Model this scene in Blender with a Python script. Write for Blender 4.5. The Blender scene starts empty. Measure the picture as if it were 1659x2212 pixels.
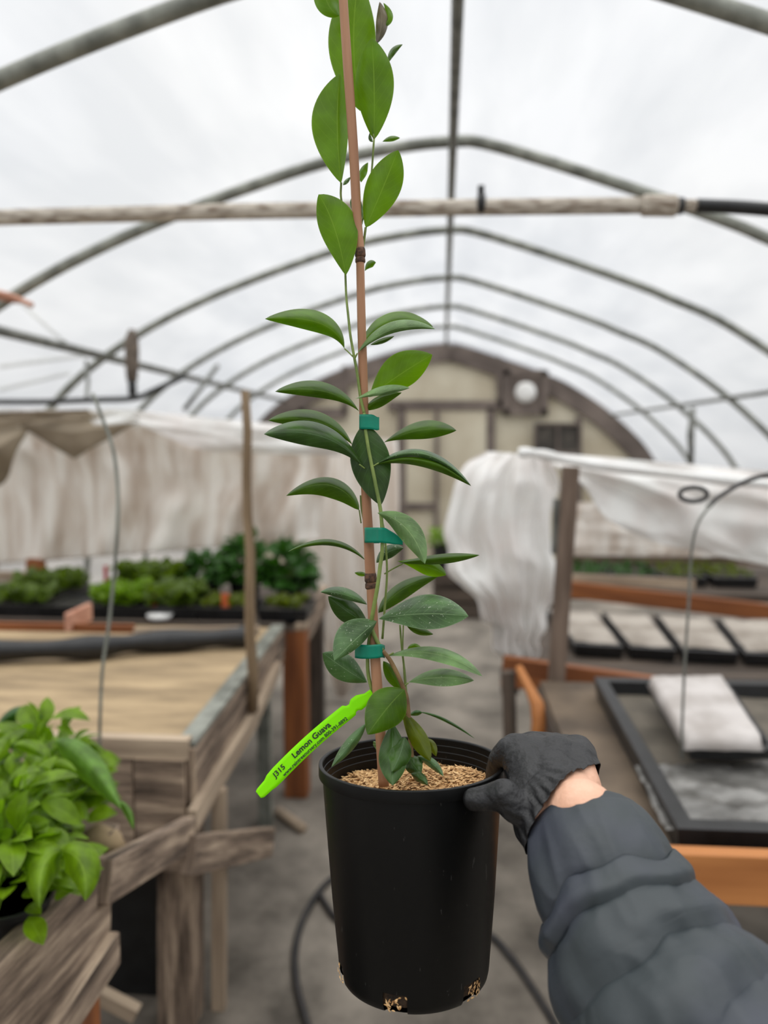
import bpy, bmesh, math, random
from mathutils import Vector as V, Matrix, noise
random.seed(7)
SC = bpy.context.scene; COL = SC.collection

# ------------------------------------------------------------ camera
F = 1660.0; YAW = math.radians(4.37); PIT = math.radians(5.37)
CF = V((-math.sin(YAW)*math.cos(PIT), math.cos(YAW)*math.cos(PIT), -math.sin(PIT)))
CR = V((math.cos(YAW), math.sin(YAW), 0)); CU = CR.cross(CF)
CP = V((0, 0, 1.55))
cam = bpy.data.cameras.new('camera'); co = bpy.data.objects.new('camera', cam); COL.objects.link(co)
co.matrix_world = Matrix((( CR.x, CU.x, -CF.x, CP.x), (CR.y, CU.y, -CF.y, CP.y), (CR.z, CU.z, -CF.z, CP.z), (0,0,0,1)))
cam.sensor_fit = 'HORIZONTAL'; cam.sensor_width = 36; cam.lens = 36*F/1659
cam.clip_start = 0.02; cam.clip_end = 100
cam.dof.use_dof = True; cam.dof.focus_distance = 0.675; cam.dof.aperture_fstop = 4.3
SC.camera = co
# ------------------------------------------------------------ overcast sky
w = bpy.data.worlds.new('sky'); SC.world = w; w.use_nodes = True
n = w.node_tree.nodes; l = w.node_tree.links
bg = n['Background']; bg.inputs['Strength'].default_value = 1.0
tc = n.new('ShaderNodeTexCoord'); sx = n.new('ShaderNodeSeparateXYZ'); l.new(tc.outputs['Generated'], sx.inputs[0])
cr = n.new('ShaderNodeValToRGB'); l.new(sx.outputs['Z'], cr.inputs[0])
cr.color_ramp.elements[0].position = 0.0; cr.color_ramp.elements[0].color = (.54, .55, .56, 1)
cr.color_ramp.elements[1].position = 1.0; cr.color_ramp.elements[1].color = (3.6, 3.57, 3.5, 1)
e = cr.color_ramp.elements.new(.5); e.color = (.70, .71, .73, 1)
nz = n.new('ShaderNodeTexNoise'); nz.inputs['Scale'].default_value = 2.2; nz.inputs['Detail'].default_value = 3; l.new(tc.outputs['Generated'], nz.inputs['Vector'])
c2 = n.new('ShaderNodeValToRGB'); l.new(nz.outputs[0], c2.inputs[0])
c2.color_ramp.elements[0].position = .35; c2.color_ramp.elements[0].color = (.90, .92, .96, 1)
c2.color_ramp.elements[1].position = .65; c2.color_ramp.elements[1].color = (1.06, 1.05, 1.03, 1)
mx = n.new('ShaderNodeMixRGB'); mx.blend_type = 'MULTIPLY'; mx.inputs[0].default_value = 1
l.new(cr.outputs[0], mx.inputs[1]); l.new(c2.outputs[0], mx.inputs[2]); l.new(mx.outputs[0], bg.inputs['Color'])
SC.view_settings.view_transform = 'Standard'; SC.view_settings.look = 'None'
SC.view_settings.gamma = 1; SC.view_settings.exposure = 0.0
SC.cycles.max_bounces = 10; SC.cycles.transparent_max_bounces = 12; SC.cycles.transmission_bounces = 6

# ------------------------------------------------------------ point helpers
def ray(x, y): return CF + CR*((x-829.5)/F) + CU*((1106-y)/F)
def D(x, y, d): return CP + ray(x, y)*d                 # at distance d in front of the lens
def PY(x, y, Y): q = ray(x, y); return CP + q*((Y-CP.y)/q.y)
def PZ(x, y, z): q = ray(x, y); return CP + q*((z-CP.z)/q.z)
def PX(x, y, X): q = ray(x, y); return CP + q*((X-CP.x)/q.x)
def lerp(a, b, t): return a+(b-a)*t
def interp(tab, x):
    if x <= tab[0][0]: return tab[0][1]
    for (a, b), (c, d) in zip(tab, tab[1:]):
        if x <= c: return lerp(b, d, (x-a)/(c-a)) if c > a else d
    return tab[-1][1]

# ------------------------------------------------------------ materials
def lin(c): return tuple(((v/255)/12.92 if v/255 <= .04045 else ((v/255+.055)/1.055)**2.4) for v in c)+(1,)
def newmat(name):
    m = bpy.data.materials.new(name); m.use_nodes = True
    return m, m.node_tree.nodes, m.node_tree.links, m.node_tree.nodes['Principled BSDF']
def mapped(n, l, src, scale):
    t = n.new('ShaderNodeTexCoord'); mp = n.new('ShaderNodeMapping'); l.new(t.outputs[src], mp.inputs[0])
    mp.inputs['Scale'].default_value = scale; return mp.outputs[0]
def nmat(name, c1, c2, scale=8, rough=.6, src='Object', sc3=(1,1,1), detail=5, p=(.35,.65), bump=0, c3=None, metal=0, spec=None, trans=0, rr=0.5, bscale=None):
    m, n, l, b = newmat(name)
    t = n.new('ShaderNodeTexNoise'); t.inputs['Scale'].default_value = scale; t.inputs['Detail'].default_value = detail; t.inputs['Roughness'].default_value = rr
    l.new(mapped(n, l, src, sc3), t.inputs['Vector'])
    r = n.new('ShaderNodeValToRGB'); l.new(t.outputs[0], r.inputs[0])
    r.color_ramp.elements[0].position = p[0]; r.color_ramp.elements[0].color = lin(c1)
    r.color_ramp.elements[1].position = p[1]; r.color_ramp.elements[1].color = lin(c2)
    if c3: e = r.color_ramp.elements.new((p[0]+p[1])/2); e.color = lin(c3)
    l.new(r.outputs[0], b.inputs['Base Color']); b.inputs['Roughness'].default_value = rough; b.inputs['Metallic'].default_value = metal
    if spec is not None: b.inputs['Specular IOR Level'].default_value = spec
    if bump:
        bt = t
        if bscale:
            bt = n.new('ShaderNodeTexNoise'); bt.inputs['Scale'].default_value = bscale; bt.inputs['Detail'].default_value = 3; l.new(mapped(n, l, src, sc3), bt.inputs['Vector'])
        bp = n.new('ShaderNodeBump'); bp.inputs['Strength'].default_value = bump; bp.inputs['Distance'].default_value = .01
        l.new(bt.outputs[0], bp.inputs['Height']); l.new(bp.outputs[0], b.inputs['Normal'])
    if trans:
        tr = n.new('ShaderNodeBsdfTranslucent'); l.new(r.outputs[0], tr.inputs[0])
        ms = n.new('ShaderNodeMixShader'); ms.inputs[0].default_value = trans
        l.new(b.outputs[0], ms.inputs[1]); l.new(tr.outputs[0], ms.inputs[2]); l.new(ms.outputs[0], n['Material Output'].inputs[0])
    return m
M = {}
M['galv'] = nmat('galvanized_steel', (104,106,98), (150,152,142), 14, .5, metal=.2)
M['galv_dark'] = nmat('dull_steel', (88,89,84), (128,129,122), 14, .55, metal=.2)
M['pvc'] = nmat('weathered_pipe', (128,112,96), (205,196,182), 9, .7, sc3=(2,9,9), detail=8, p=(.36,.6))
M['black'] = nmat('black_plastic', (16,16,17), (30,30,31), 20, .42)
M['hose'] = nmat('black_hose', (30,28,28), (52,48,46), 20, .55)
M['cloth'] = nmat('white_row_cover', (236,230,226), (252,252,250), 5, .9, trans=.35, p=(.3,.6), bump=.3)
M['cloth_old'] = nmat('stained_row_cover', (220,208,196), (250,247,242), 2.2, .9, sc3=(5,5,.8), trans=.45, p=(.35,.6))
M['tarp'] = nmat('beige_tarp', (134,120,102), (176,162,140), 3, .9, trans=.12)
M['weather'] = nmat('weathered_wood', (50,38,29), (196,174,150), 1, .85, src='UV', sc3=(3,26,1), detail=9, p=(.34,.66), c3=(128,110,94), bump=.5, rr=.65)
M['weather_dark'] = nmat('dark_weathered_wood', (34,28,23), (104,90,78), 1, .85, src='UV', sc3=(2.5,24,1), detail=8, p=(.3,.7), bump=.4)
M['weather_pale'] = nmat('pale_weathered_wood', (128,110,92), (192,172,148), 1, .85, src='UV', sc3=(2.5,22,1), detail=8, p=(.3,.7), bump=.3)
M['redwood'] = nmat('redwood', (104,56,26), (160,96,50), 1, .6, src='UV', sc3=(2,18,1), detail=6, p=(.3,.7))
M['redwood_light'] = nmat('orange_wood', (156,94,44), (196,130,72), 1, .6, src='UV', sc3=(2,18,1), detail=6, p=(.3,.7))
M['ply'] = nmat('tan_plywood', (124,106,80), (184,160,124), 3, .8, sc3=(1,4,1), detail=9, p=(.3,.68), c3=(158,136,104), rr=.6)
M['ply_brown'] = nmat('brown_bench_top', (78,66,54), (116,100,82), 5, .8, detail=7)
M['post'] = nmat('tan_stake_wood', (108,88,64), (152,130,102), 1, .8, src='UV', sc3=(3,20,1), detail=6)
M['post_dark'] = nmat('brown_post_wood', (86,70,58), (128,110,96), 1, .8, src='UV', sc3=(3,20,1), detail=6)
M['floor'] = nmat('path_concrete', (72,66,58), (150,141,129), 2.4, .85, detail=10, p=(.32,.66), rr=.62, bump=.2, bscale=30)
M['panel'] = nmat('yellowed_panel', (186,174,150), (214,206,184), 1.5, .8, p=(.35,.65))
M['frame'] = nmat('taupe_frame', (92,82,76), (124,112,104), 3, .8)
M['film_grey'] = nmat('crumpled_plastic', (82,80,76), (140,138,134), 6, .3, sc3=(1,3,1), detail=6, bump=.6)
M['mat_grey'] = nmat('grey_tray_liner', (84,78,68), (112,104,92), 8, .8, detail=7)
M['lid'] = nmat('frosted_lid', (186,178,172), (222,216,212), 9, .5, trans=.2)
M['lid_grey'] = nmat('dusty_tray_fill', (132,122,110), (172,163,152), 7, .7)
M['soil'] = nmat('potting_mix', (30,22,15), (78,58,38), 120, .95, detail=6, bump=.8)
M['soil_dark'] = nmat('tray_soil', (34,28,22), (66,56,44), 60, .95, detail=6)
M['bamboo'] = nmat('bamboo_cane', (140,94,62), (178,132,98), 1, .55, src='UV', sc3=(5,60,1), detail=6, p=(.3,.7))
M['bamboo_node'] = nmat('dark_cane_node', (46,30,22), (104,72,52), 300, .8)
M['tape'] = nmat('green_tie_tape', (0,132,104), (8,158,128), 30, .35, trans=.3)
M['tag'] = nmat('lime_plastic_label', (150,246,0), (158,250,0), 20, .5, trans=.3, spec=.2)
M['ink'] = nmat('black_ink', (22,34,10), (28,40,14), 20, .6)
M['glove'] = nmat('black_nitrile', (15,15,16), (25,25,27), 60, .48, bump=.35, bscale=90, detail=4)
M['skin'] = nmat('skin', (214,160,130), (232,184,156), 40, .5, detail=6, bump=.15, bscale=300)
M['husk'] = nmat('rice_husk', (132,88,46), (238,200,146), 260, .7, detail=2, p=(.3,.7), c3=(212,168,112))
M['stem'] = nmat('green_stem', (98,118,50), (132,150,76), 60, .5)
M['stem_brown'] = nmat('brown_stem', (106,78,50), (138,112,70), 80, .6)
M['white'] = nmat('white_paint', (224,222,218), (240,240,238), 10, .6)
M['dark'] = nmat('dark_opening', (48,44,40), (84,78,70), 6, .6)
M['brownroll'] = nmat('brown_sacking', (84,74,66), (122,110,98), 30, .9)
M['pink'] = nmat('terracotta_plastic', (176,120,96), (206,156,132), 10, .7)
M['orange'] = nmat('orange_plastic', (184,84,40), (206,104,56), 10, .6)
M['red'] = nmat('red_plastic', (170,40,50), (190,60,66), 10, .6)

def leafmat(name, top, under, vein, glow, rough=.38, tr=.35, speck=0):
    m, n, l, b = newmat(name)
    uv = n.new('ShaderNodeTexCoord'); s = n.new('ShaderNodeSeparateXYZ'); l.new(uv.outputs['UV'], s.inputs[0])
    def mth(op, a, c=None):
        k = n.new('ShaderNodeMath'); k.operation = op
        for i, q in enumerate((a, c)):
            if q is None: continue
            if isinstance(q, (int, float)): k.inputs[i].default_value = q
            else: l.new(q, k.inputs[i])
        return k.outputs[0]
    au = mth('ABSOLUTE', mth('SUBTRACT', s.outputs[0], .5))
    mid = mth('LESS_THAN', au, .014)
    ph = mth('SUBTRACT', mth('MULTIPLY', s.outputs[1], 9.0), mth('MULTIPLY', au, 5.0))
    tri = mth('ABSOLUTE', mth('SUBTRACT', mth('FRACT', ph), .5))
    side = mth('MULTIPLY', mth('LESS_THAN', tri, .05), .22)
    edge = mth('MULTIPLY', mth('GREATER_THAN', au, .478), .5)
    vn = mth('MAXIMUM', mth('MULTIPLY', mid, .75), mth('MAXIMUM', side, edge))
    t = n.new('ShaderNodeTexNoise'); t.inputs['Scale'].default_value = 45; t.inputs['Detail'].default_value = 5; l.new(uv.outputs['Object'], t.inputs['Vector'])
    r = n.new('ShaderNodeValToRGB'); l.new(t.outputs[0], r.inputs[0])
    r.color_ramp.elements[0].position = .35; r.color_ramp.elements[0].color = lin([c*.78 for c in top])
    r.color_ramp.elements[1].position = .68; r.color_ramp.elements[1].color = lin([min(255, c*1.18) for c in top])
    geo = n.new('ShaderNodeNewGeometry')
    mb = n.new('ShaderNodeMixRGB'); l.new(geo.outputs['Backfacing'], mb.inputs[0]); l.new(r.outputs[0], mb.inputs[1]); mb.inputs[2].default_value = lin(under)
    mv = n.new('ShaderNodeMixRGB'); l.new(vn, mv.inputs[0]); l.new(mb.outputs[0], mv.inputs[1]); mv.inputs[2].default_value = lin(vein)
    out = mv.outputs[0]
    if speck:
        t2 = n.new('ShaderNodeTexNoise'); t2.inputs['Scale'].default_value = 520; t2.inputs['Detail'].default_value = 2; l.new(uv.outputs['Object'], t2.inputs['Vector'])
        ms = n.new('ShaderNodeMixRGB'); l.new(mth('MULTIPLY', mth('GREATER_THAN', t2.outputs[0], .70), speck), ms.inputs[0]); l.new(out, ms.inputs[1]); ms.inputs[2].default_value = lin((206,214,190)); out = ms.outputs[0]
    l.new(out, b.inputs['Base Color']); b.inputs['Roughness'].default_value = rough; b.inputs['Specular IOR Level'].default_value = .32
    bp = n.new('ShaderNodeBump'); bp.inputs['Strength'].default_value = .25; bp.inputs['Distance'].default_value = .002
    l.new(mth('SUBTRACT', t.outputs[0], vn), bp.inputs['Height']); l.new(bp.outputs[0], b.inputs['Normal'])
    tr_ = n.new('ShaderNodeBsdfTranslucent'); tr_.inputs[0].default_value = lin(glow)
    ms = n.new('ShaderNodeMixShader'); ms.inputs[0].default_value = tr
    l.new(b.outputs[0], ms.inputs[1]); l.new(tr_.outputs[0], ms.inputs[2]); l.new(ms.outputs[0], n['Material Output'].inputs[0])
    return m
M['young'] = leafmat('young_leaf', (80,116,14), (98,122,56), (124,154,50), (126,176,0), tr=.45, rough=.42)
M['mature'] = leafmat('mature_leaf', (62,94,12), (80,108,40), (104,134,50), (96,140,0), tr=.34, rough=.4)
M['old'] = leafmat('old_leaf', (72,102,58), (92,124,82), (122,150,104), (54,96,12), tr=.14, rough=.36, speck=.6)
M['deep'] = leafmat('deep_green_leaf', (50,78,26), (92,124,82), (84,112,72), (54,96,12), tr=.12, rough=.34)
M['pale'] = leafmat('pale_leaf', (106,136,84), (92,122,50), (142,166,112), (90,136,30), tr=.2, rough=.5, speck=.3)
M['olive'] = leafmat('olive_leaf', (84,98,12), (84,98,20), (116,130,36), (120,136,0), tr=.42)
M['bronze'] = leafmat('bronze_leaf', (104,94,76), (104,96,84), (150,140,118), (120,120,60), tr=.2)
M['lime'] = leafmat('lime_leaf', (102,132,16), (112,148,46), (150,180,66), (140,190,10), tr=.34)
M['droop'] = leafmat('dull_drooping_leaf', (98,134,56), (110,144,70), (130,160,90), (120,170,20), tr=.35)
M['herb'] = leafmat('seedling_leaf', (80,100,30), (96,122,50), (120,150,70), (120,150,10), tr=.35)
M['bush'] = leafmat('bush_leaf', (44,84,24), (60,94,40), (80,116,50), (60,120,10), tr=.28)

# pot plastic: glossy black with faint scuffs
m, n, l, b = newmat('pot_plastic')
t = n.new('ShaderNodeTexNoise'); t.inputs['Scale'].default_value = 14; t.inputs['Detail'].default_value = 6; l.new(mapped(n, l, 'Object', (3,3,.5)), t.inputs['Vector'])
r = n.new('ShaderNodeValToRGB'); l.new(t.outputs[0], r.inputs[0]); r.color_ramp.elements[0].color = lin((7,7,7)); r.color_ramp.elements[1].color = lin((14,14,13))
t2 = n.new('ShaderNodeTexNoise'); t2.inputs['Scale'].default_value = 60; t2.inputs['Detail'].default_value = 3; l.new(mapped(n, l, 'Object', (4,4,1)), t2.inputs['Vector'])
g = n.new('ShaderNodeMath'); g.operation = 'GREATER_THAN'; g.inputs[1].default_value = .72; l.new(t2.outputs[0], g.inputs[0])
k = n.new('ShaderNodeMath'); k.operation = 'MULTIPLY'; k.inputs[1].default_value = .12; l.new(g.outputs[0], k.inputs[0])
mm = n.new('ShaderNodeMixRGB'); l.new(k.outputs[0], mm.inputs[0]); l.new(r.outputs[0], mm.inputs[1]); mm.inputs[2].default_value = lin((150,150,145)); l.new(mm.outputs[0], b.inputs['Base Color'])
b.inputs['Roughness'].default_value = .36; b.inputs['Specular IOR Level'].default_value = .22; M['pot'] = m
# jacket nylon
m, n, l, b = newmat('jacket_nylon')
t = n.new('ShaderNodeTexNoise'); t.inputs['Scale'].default_value = 9; t.inputs['Detail'].default_value = 3; l.new(mapped(n, l, 'Object', (1,1,1)), t.inputs['Vector'])
r = n.new('ShaderNodeValToRGB'); l.new(t.outputs[0], r.inputs[0]); r.color_ramp.elements[0].position = .4; r.color_ramp.elements[1].position = .6
r.color_ramp.elements[0].color = lin((48,55,58)); r.color_ramp.elements[1].color = lin((60,63,75)); l.new(r.outputs[0], b.inputs['Base Color'])
b.inputs['Roughness'].default_value = .48
t2 = n.new('ShaderNodeTexNoise'); t2.inputs['Scale'].default_value = 26; t2.inputs['Detail'].default_value = 4; l.new(mapped(n, l, 'Object', (1,1,1)), t2.inputs['Vector'])
bp = n.new('ShaderNodeBump'); bp.inputs['Strength'].default_value = .35; bp.inputs['Distance'].default_value = .006; l.new(t2.outputs[0], bp.inputs['Height']); l.new(bp.outputs[0], b.inputs['Normal'])
M['jacket'] = m
# polyethylene cover
m, n, l, b = newmat('greenhouse_film'); n.remove(b)
t = n.new('ShaderNodeTexNoise'); t.inputs['Scale'].default_value = 1.6; t.inputs['Detail'].default_value = 5; l.new(mapped(n, l, 'Object', (2.2,.5,1.4)), t.inputs['Vector'])
r = n.new('ShaderNodeValToRGB'); l.new(t.outputs[0], r.inputs[0]); r.color_ramp.elements[0].position = .35; r.color_ramp.elements[1].position = .62
r.color_ramp.elements[0].color = (.80,.81,.82,1); r.color_ramp.elements[1].color = (.93,.93,.93,1)
a = n.new('ShaderNodeBsdfTransparent'); bb = n.new('ShaderNodeBsdfTranslucent'); l.new(r.outputs[0], a.inputs[0]); l.new(r.outputs[0], bb.inputs[0])
ms = n.new('ShaderNodeMixShader'); ms.inputs[0].default_value = .35; l.new(a.outputs[0], ms.inputs[1]); l.new(bb.outputs[0], ms.inputs[2]); l.new(ms.outputs[0], n['Material Output'].inputs[0])
M['film'] = m

# ------------------------------------------------------------ object helpers
def wloc(o):
    p = V((0,0,0))
    while o is not None: p = p + o.location; o = o.parent
    return p
def tag(o, label=None, cat=None, group=None, kind=None):
    if label: o['label'] = label
    if cat: o['category'] = cat
    if group: o['group'] = group
    if kind: o['kind'] = kind
    return o
def thing(name, loc, label, cat, group=None):
    o = bpy.data.objects.new(name, None); COL.objects.link(o); o.location = loc; o.empty_display_size = .1
    return tag(o, label, cat, group)
class G:                                                  # collects shapes into one mesh
    def __init__(s): s.v = []; s.f = []; s.uv = []
    def add(s, vs, fs, uvs=None):
        k = len(s.v); s.v += [V(p) for p in vs]
        for i, f in enumerate(fs):
            s.f.append([a+k for a in f]); s.uv.append(uvs[i] if uvs else [(0, 0)]*len(f))
        return s
    def beam(s, a, b, w, h, up=V((0,0,1))):
        a = V(a); b = V(b); d = (b-a); L = d.length; d = d/L
        sd = d.cross(up)
        if sd.length < 1e-4: sd = d.cross(V((0,1,0)))
        sd.normalize(); u2 = sd.cross(d).normalized()
        vs = []
        for e in (a, b):
            for i, j in ((-1,-1),(1,-1),(1,1),(-1,1)): vs.append(e+sd*(i*w/2)+u2*(j*h/2))
        o = random.random()*9
        fs = [(0,1,5,4),(1,2,6,5),(2,3,7,6),(3,0,4,7),(3,2,1,0),(4,5,6,7)]
        ws = [w, h, w, h]; uvs = []
        for i in range(4): q = o+i*.7; uvs.append([(o,q),(o,q+ws[i]),(o+L,q+ws[i]),(o+L,q)])
        uvs += [[(o,o),(o,o+w),(o+h,o+w),(o+h,o)]]*2
        return s.add(vs, fs, uvs)
    def box(s, lo, hi):
        lo = V(lo); hi = V(hi); c = (lo+hi)/2
        return s.beam((lo.x, c.y, c.z), (hi.x, c.y, c.z), hi.y-lo.y, hi.z-lo.z)
    def tube(s, pts, rad, seg=12, caps=True, closed=False):
        pts = [V(p) for p in pts]; n_ = len(pts); rr = (list(rad)+[rad[-1]]*n_)[:n_] if isinstance(rad, (list, tuple)) else [rad]*n_
        rings = []; prev = None; L = 0
        for i, p in enumerate(pts):
            d = (pts[min(i+1, n_-1)]-pts[max(i-1, 0)]).normalized()
            if prev is None:
                x = d.cross(V((0,0,1)));
                if x.length < 1e-3: x = d.cross(V((0,1,0)))
            else: x = prev-d*prev.dot(d)
            x.normalize(); y = d.cross(x); prev = x
            if i: L += (p-pts[i-1]).length
            rings.append(([p+(x*math.cos(2*math.pi*k/seg)+y*math.sin(2*math.pi*k/seg))*rr[i] for k in range(seg)], L))
        vs = [q for R, _ in rings for q in R]; fs = []; uvs = []
        for i in range(n_-1):
            for k in range(seg):
                k2 = (k+1) % seg
                fs.append((i*seg+k, i*seg+k2, (i+1)*seg+k2, (i+1)*seg+k))
                c0 = 2*math.pi*rr[i]*k/seg; c1 = 2*math.pi*rr[i]*(k+1)/seg
                uvs.append([(rings[i][1],c0),(rings[i][1],c1),(rings[i+1][1],c1),(rings[i+1][1],c0)])
        if caps:
            fs.append(tuple(range(seg))[::-1]); uvs.append([(0,0)]*seg)
            fs.append(tuple((n_-1)*seg+k for k in range(seg))); uvs.append([(0,0)]*seg)
        return s.add(vs, fs, uvs)
    def grid(s, fn, nu, nv, flip=False):                               # fn(u,v) -> point
        vs = [fn(i/nu, j/nv) for i in range(nu+1) for j in range(nv+1)]; fs = []; uvs = []
        for i in range(nu):
            for j in range(nv):
                a = i*(nv+1)+j; fs.append((a, a+1, a+nv+2, a+nv+1) if flip else (a, a+nv+1, a+nv+2, a+1))
                q = [(j/nv,i/nu),(j/nv,(i+1)/nu),((j+1)/nv,(i+1)/nu),((j+1)/nv,i/nu)]; uvs.append([q[0],q[3],q[2],q[1]] if flip else q)
        return s.add(vs, fs, uvs)
    def build(s, name, mat, parent=None, smooth=False, solid=0, bevel=0):
        me = bpy.data.meshes.new(name)
        if parent is None:
            xs = [p.x for p in s.v]; ys = [p.y for p in s.v]; zs = [p.z for p in s.v]
            org = V(((min(xs)+max(xs))/2, (min(ys)+max(ys))/2, min(zs))); loc = org
        else: org = wloc(parent); loc = V((0,0,0))
        me.from_pydata([p-org for p in s.v], [], s.f)
        ul = me.uv_layers.new(name='UVMap'); flat = [c for f in s.uv for c in f]
        for i, c in enumerate(flat): ul.data[i].uv = c
        if smooth: me.shade_smooth()
        me.materials.append(M[mat]); me.update()
        o = bpy.data.objects.new(name, me); COL.objects.link(o); o.location = loc
        if parent: o.parent = parent
        if solid: md = o.modifiers.new('thickness', 'SOLIDIFY'); md.thickness = solid; md.offset = 0
        if bevel: md = o.modifiers.new('bevel', 'BEVEL'); md.width = bevel; md.segments = 2; md.limit_method = 'ANGLE'
        return o
def curve(pts, n_=8):                                      # catmull-rom through points
    pts = [V(p) for p in pts]; P = [pts[0]*2-pts[1]]+pts+[pts[-1]*2-pts[-2]]; out = []
    for i in range(1, len(P)-2):
        for k in range(n_):
            t = k/n_; a, b_, c, d = P[i-1:i+3]
            out.append(.5*((2*b_)+(c-a)*t+(2*a-5*b_+4*c-d)*t*t+(3*b_-a-3*c+d)*t**3))
    return out+[pts[-1]]

# ============================================================ STRUCTURE
YN, YE = -2.2, 9.5
LP = [(0,0),(.2,.015),(.5,.065),(.8,.15),(1.1,.25),(1.4,.365),(1.7,.505),(2.0,.685),(2.25,.89),(2.45,1.14),(2.6,1.45),(2.7,1.85),(2.76,2.3),(2.78,2.72)]
RP = [(0,0),(.12,.01),(.4,.095),(.75,.215),(1.05,.325),(1.2,.39),(1.45,.5),(1.75,.69),(2.0,.88),(2.28,1.14),(2.47,1.38),(2.65,1.75),(2.76,2.2),(2.8,2.72)]
RX = .03
prof = [V((RX-x, 0, 2.7-d)) for x, d in LP[::-1]]+[V((RX+x, 0, 2.7-d)) for x, d in RP[1:]]
prof = curve(prof, 4)
def arch(Y, grow=0):
    out = []
    for p in prof:
        o = V((p.x-RX, 0, p.z-1.0)).normalized()*grow
        out.append(V((p.x+o.x, Y, max(0, p.z+o.z))))
    return out
g = G().box((-12,-6,-.06), (12,16,0)); tag(g.build('floor', 'floor'), kind='structure')
NP = len(prof)-1
def film(u, v):
    i = int(round(v*NP)); Y = lerp(YN, YE+.05, u); A = arch(Y, .040)[i]
    hz = [.65,1.92,3.11,4.37,5.63,6.82,8.02,9.5]
    dd = min(abs(Y-h) for h in hz)/.6
    s_ = .02*min(1, dd)+.010*noise.noise(V((A.x*2.2, Y*.7, A.z*3)))+.008*noise.noise(V((A.x*9, Y*1.2, A.z*9)))*min(1, dd)
    o = V((A.x, 0, A.z-1)).normalized()
    return A-o*(s_-.014) if A.z > .05 else A
g = G().grid(film, 90, NP); tag(g.build('ceiling', 'film', smooth=True), kind='structure')
# near end wall of film, behind the lens
g = G(); A = arch(YN, .02); g.add(A, [tuple(range(len(A)))]); tag(g.build('wall_front', 'film'), kind='structure')
# end wall
g = G(); A = arch(YE, -.01); B = arch(YE+.05, -.01); k = len(A)
g.add(A+B, [tuple(range(k)), tuple(range(2*k-1, k-1, -1))]+[(i, i+1, k+i+1, k+i) for i in range(k-1)])
wall = tag(g.build('wall_back', 'panel'), kind='structure')
g = G(); pts = arch(YE-.03, -.10)
for a, b_ in zip(pts, pts[1:]): g.beam(a, b_, .06, .22)
tag(g.build('trim_1', 'frame'), kind='structure')
def wbeam(name, p, q, w, Y=YE-.04):
    g = G().beam(PY(*p, Y), PY(*q, Y), .06, w, up=V((0,1,0)).cross(PY(*q, Y)-PY(*p, Y)).normalized()); return tag(g.build(name, 'frame'), kind='structure')
wbeam('trim_2', (598,893), (748,893), .13); wbeam('trim_3', (838,876), (1085,876), .12)
wbeam('trim_4', (1060,880), (1060,1230), .10); wbeam('trim_5', (868,880), (868,1225), .10)
wbeam('trim_6', (652,830), (652,900), .09); wbeam('trim_7', (1250,900), (1250,1150), .07); wbeam('trim_8', (1075,770), (1080,880), .06); wbeam('trim_9', (745,790), (745,893), .07)
g = G(); p, q = PY(872,884,YE-.03), PY(1056,1225,YE-.03); g.box((p.x, YE-.05, 0), (q.x, YE-.02, p.z)); dr = tag(g.build('door_1', 'panel'), kind='structure')
g = G(); a, b_ = PY(944,884,YE-.07), PY(932,1225,YE-.07); g.beam((a.x,a.y,a.z), (a.x,a.y,.02), .05, .11); a = PY(874,1094,YE-.07); b_ = PY(944,1094,YE-.07); g.beam(a, b_, .05, .09); g.build('door_frame', 'frame', dr)
g = G(); p, q = PY(1156,916,YE-.05), PY(1254,978,YE-.05); g.box((p.x, YE-.08, q.z), (q.x, YE-.02, p.z)); wn = tag(g.build('window_1', 'dark'), kind='structure')
g = G()
for a, b_ in (((1156,916),(1254,916)),((1156,978),(1254,978)),((1156,916),(1156,978)),((1254,916),(1254,978)),((1205,916),(1205,978))): g.beam(PY(*a,YE-.1), PY(*b_,YE-.1), .03, .04, up=V((0,1,0)))
g.build('window_frame', 'frame', wn)
# fan
fc = PY(1135,848,YE-.08)
fan = thing('exhaust_fan', fc, 'round white exhaust fan in a dark square surround high on the end wall', 'fan')
g = G()
for i, j, k_, q in ((-.26,.2,.26,.27),(-.26,-.27,.26,-.2),(-.27,-.27,-.19,.27),(.19,-.27,.27,.27)): g.box((fc.x+i, fc.y-.02, fc.z+min(j,q)), (fc.x+k_, fc.y+.03, fc.z+max(j,q)))
g.box((fc.x-.25, fc.y+.01, fc.z-.25), (fc.x+.25, fc.y+.02, fc.z+.25)); g.build('fan_housing', 'frame', fan)
g = G().tube([fc+V((0,.01,0)), fc+V((0,-.02,0)), fc+V((0,-.05,0)), fc+V((0,-.06,0))], [.12,.125,.11,.06], 28); g.build('fan_cover', 'white', fan, smooth=True)

# roof pipes
HY = [1.92,3.11,4.37,5.63,6.82,8.02]
ords = ['nearest arch, crossing the top corners','second nearest arch, behind the crossing pipe','third arch from the front','fourth arch from the front','fifth arch from the front','farthest arch, nearest the end wall']
for Y, o_ in zip(HY, ords):
    g = G().tube(arch(Y), .0225, 12); tag(g.build('hoop_pipe', 'galv', smooth=True), 'galvanized steel greenhouse hoop, '+o_, 'hoop', 'steel hoops holding up the film roof')
g = G().tube([(RX, y, 2.672) for y in (YN+.1, 3, 6, YE-.12)], .017, 12); tag(g.build('ridge_pipe', 'galv_dark', smooth=True), 'long steel ridge pipe running under the tops of the arches', 'pipe')
g = G().tube([(RX-1.97, y, 2.025) for y in (YN+.1, 3, 6, YE-.12)], .024, 12); tag(g.build('side_purlin', 'galv_dark', smooth=True), 'steel side pipe running along the left side under the arches', 'pipe')
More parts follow.
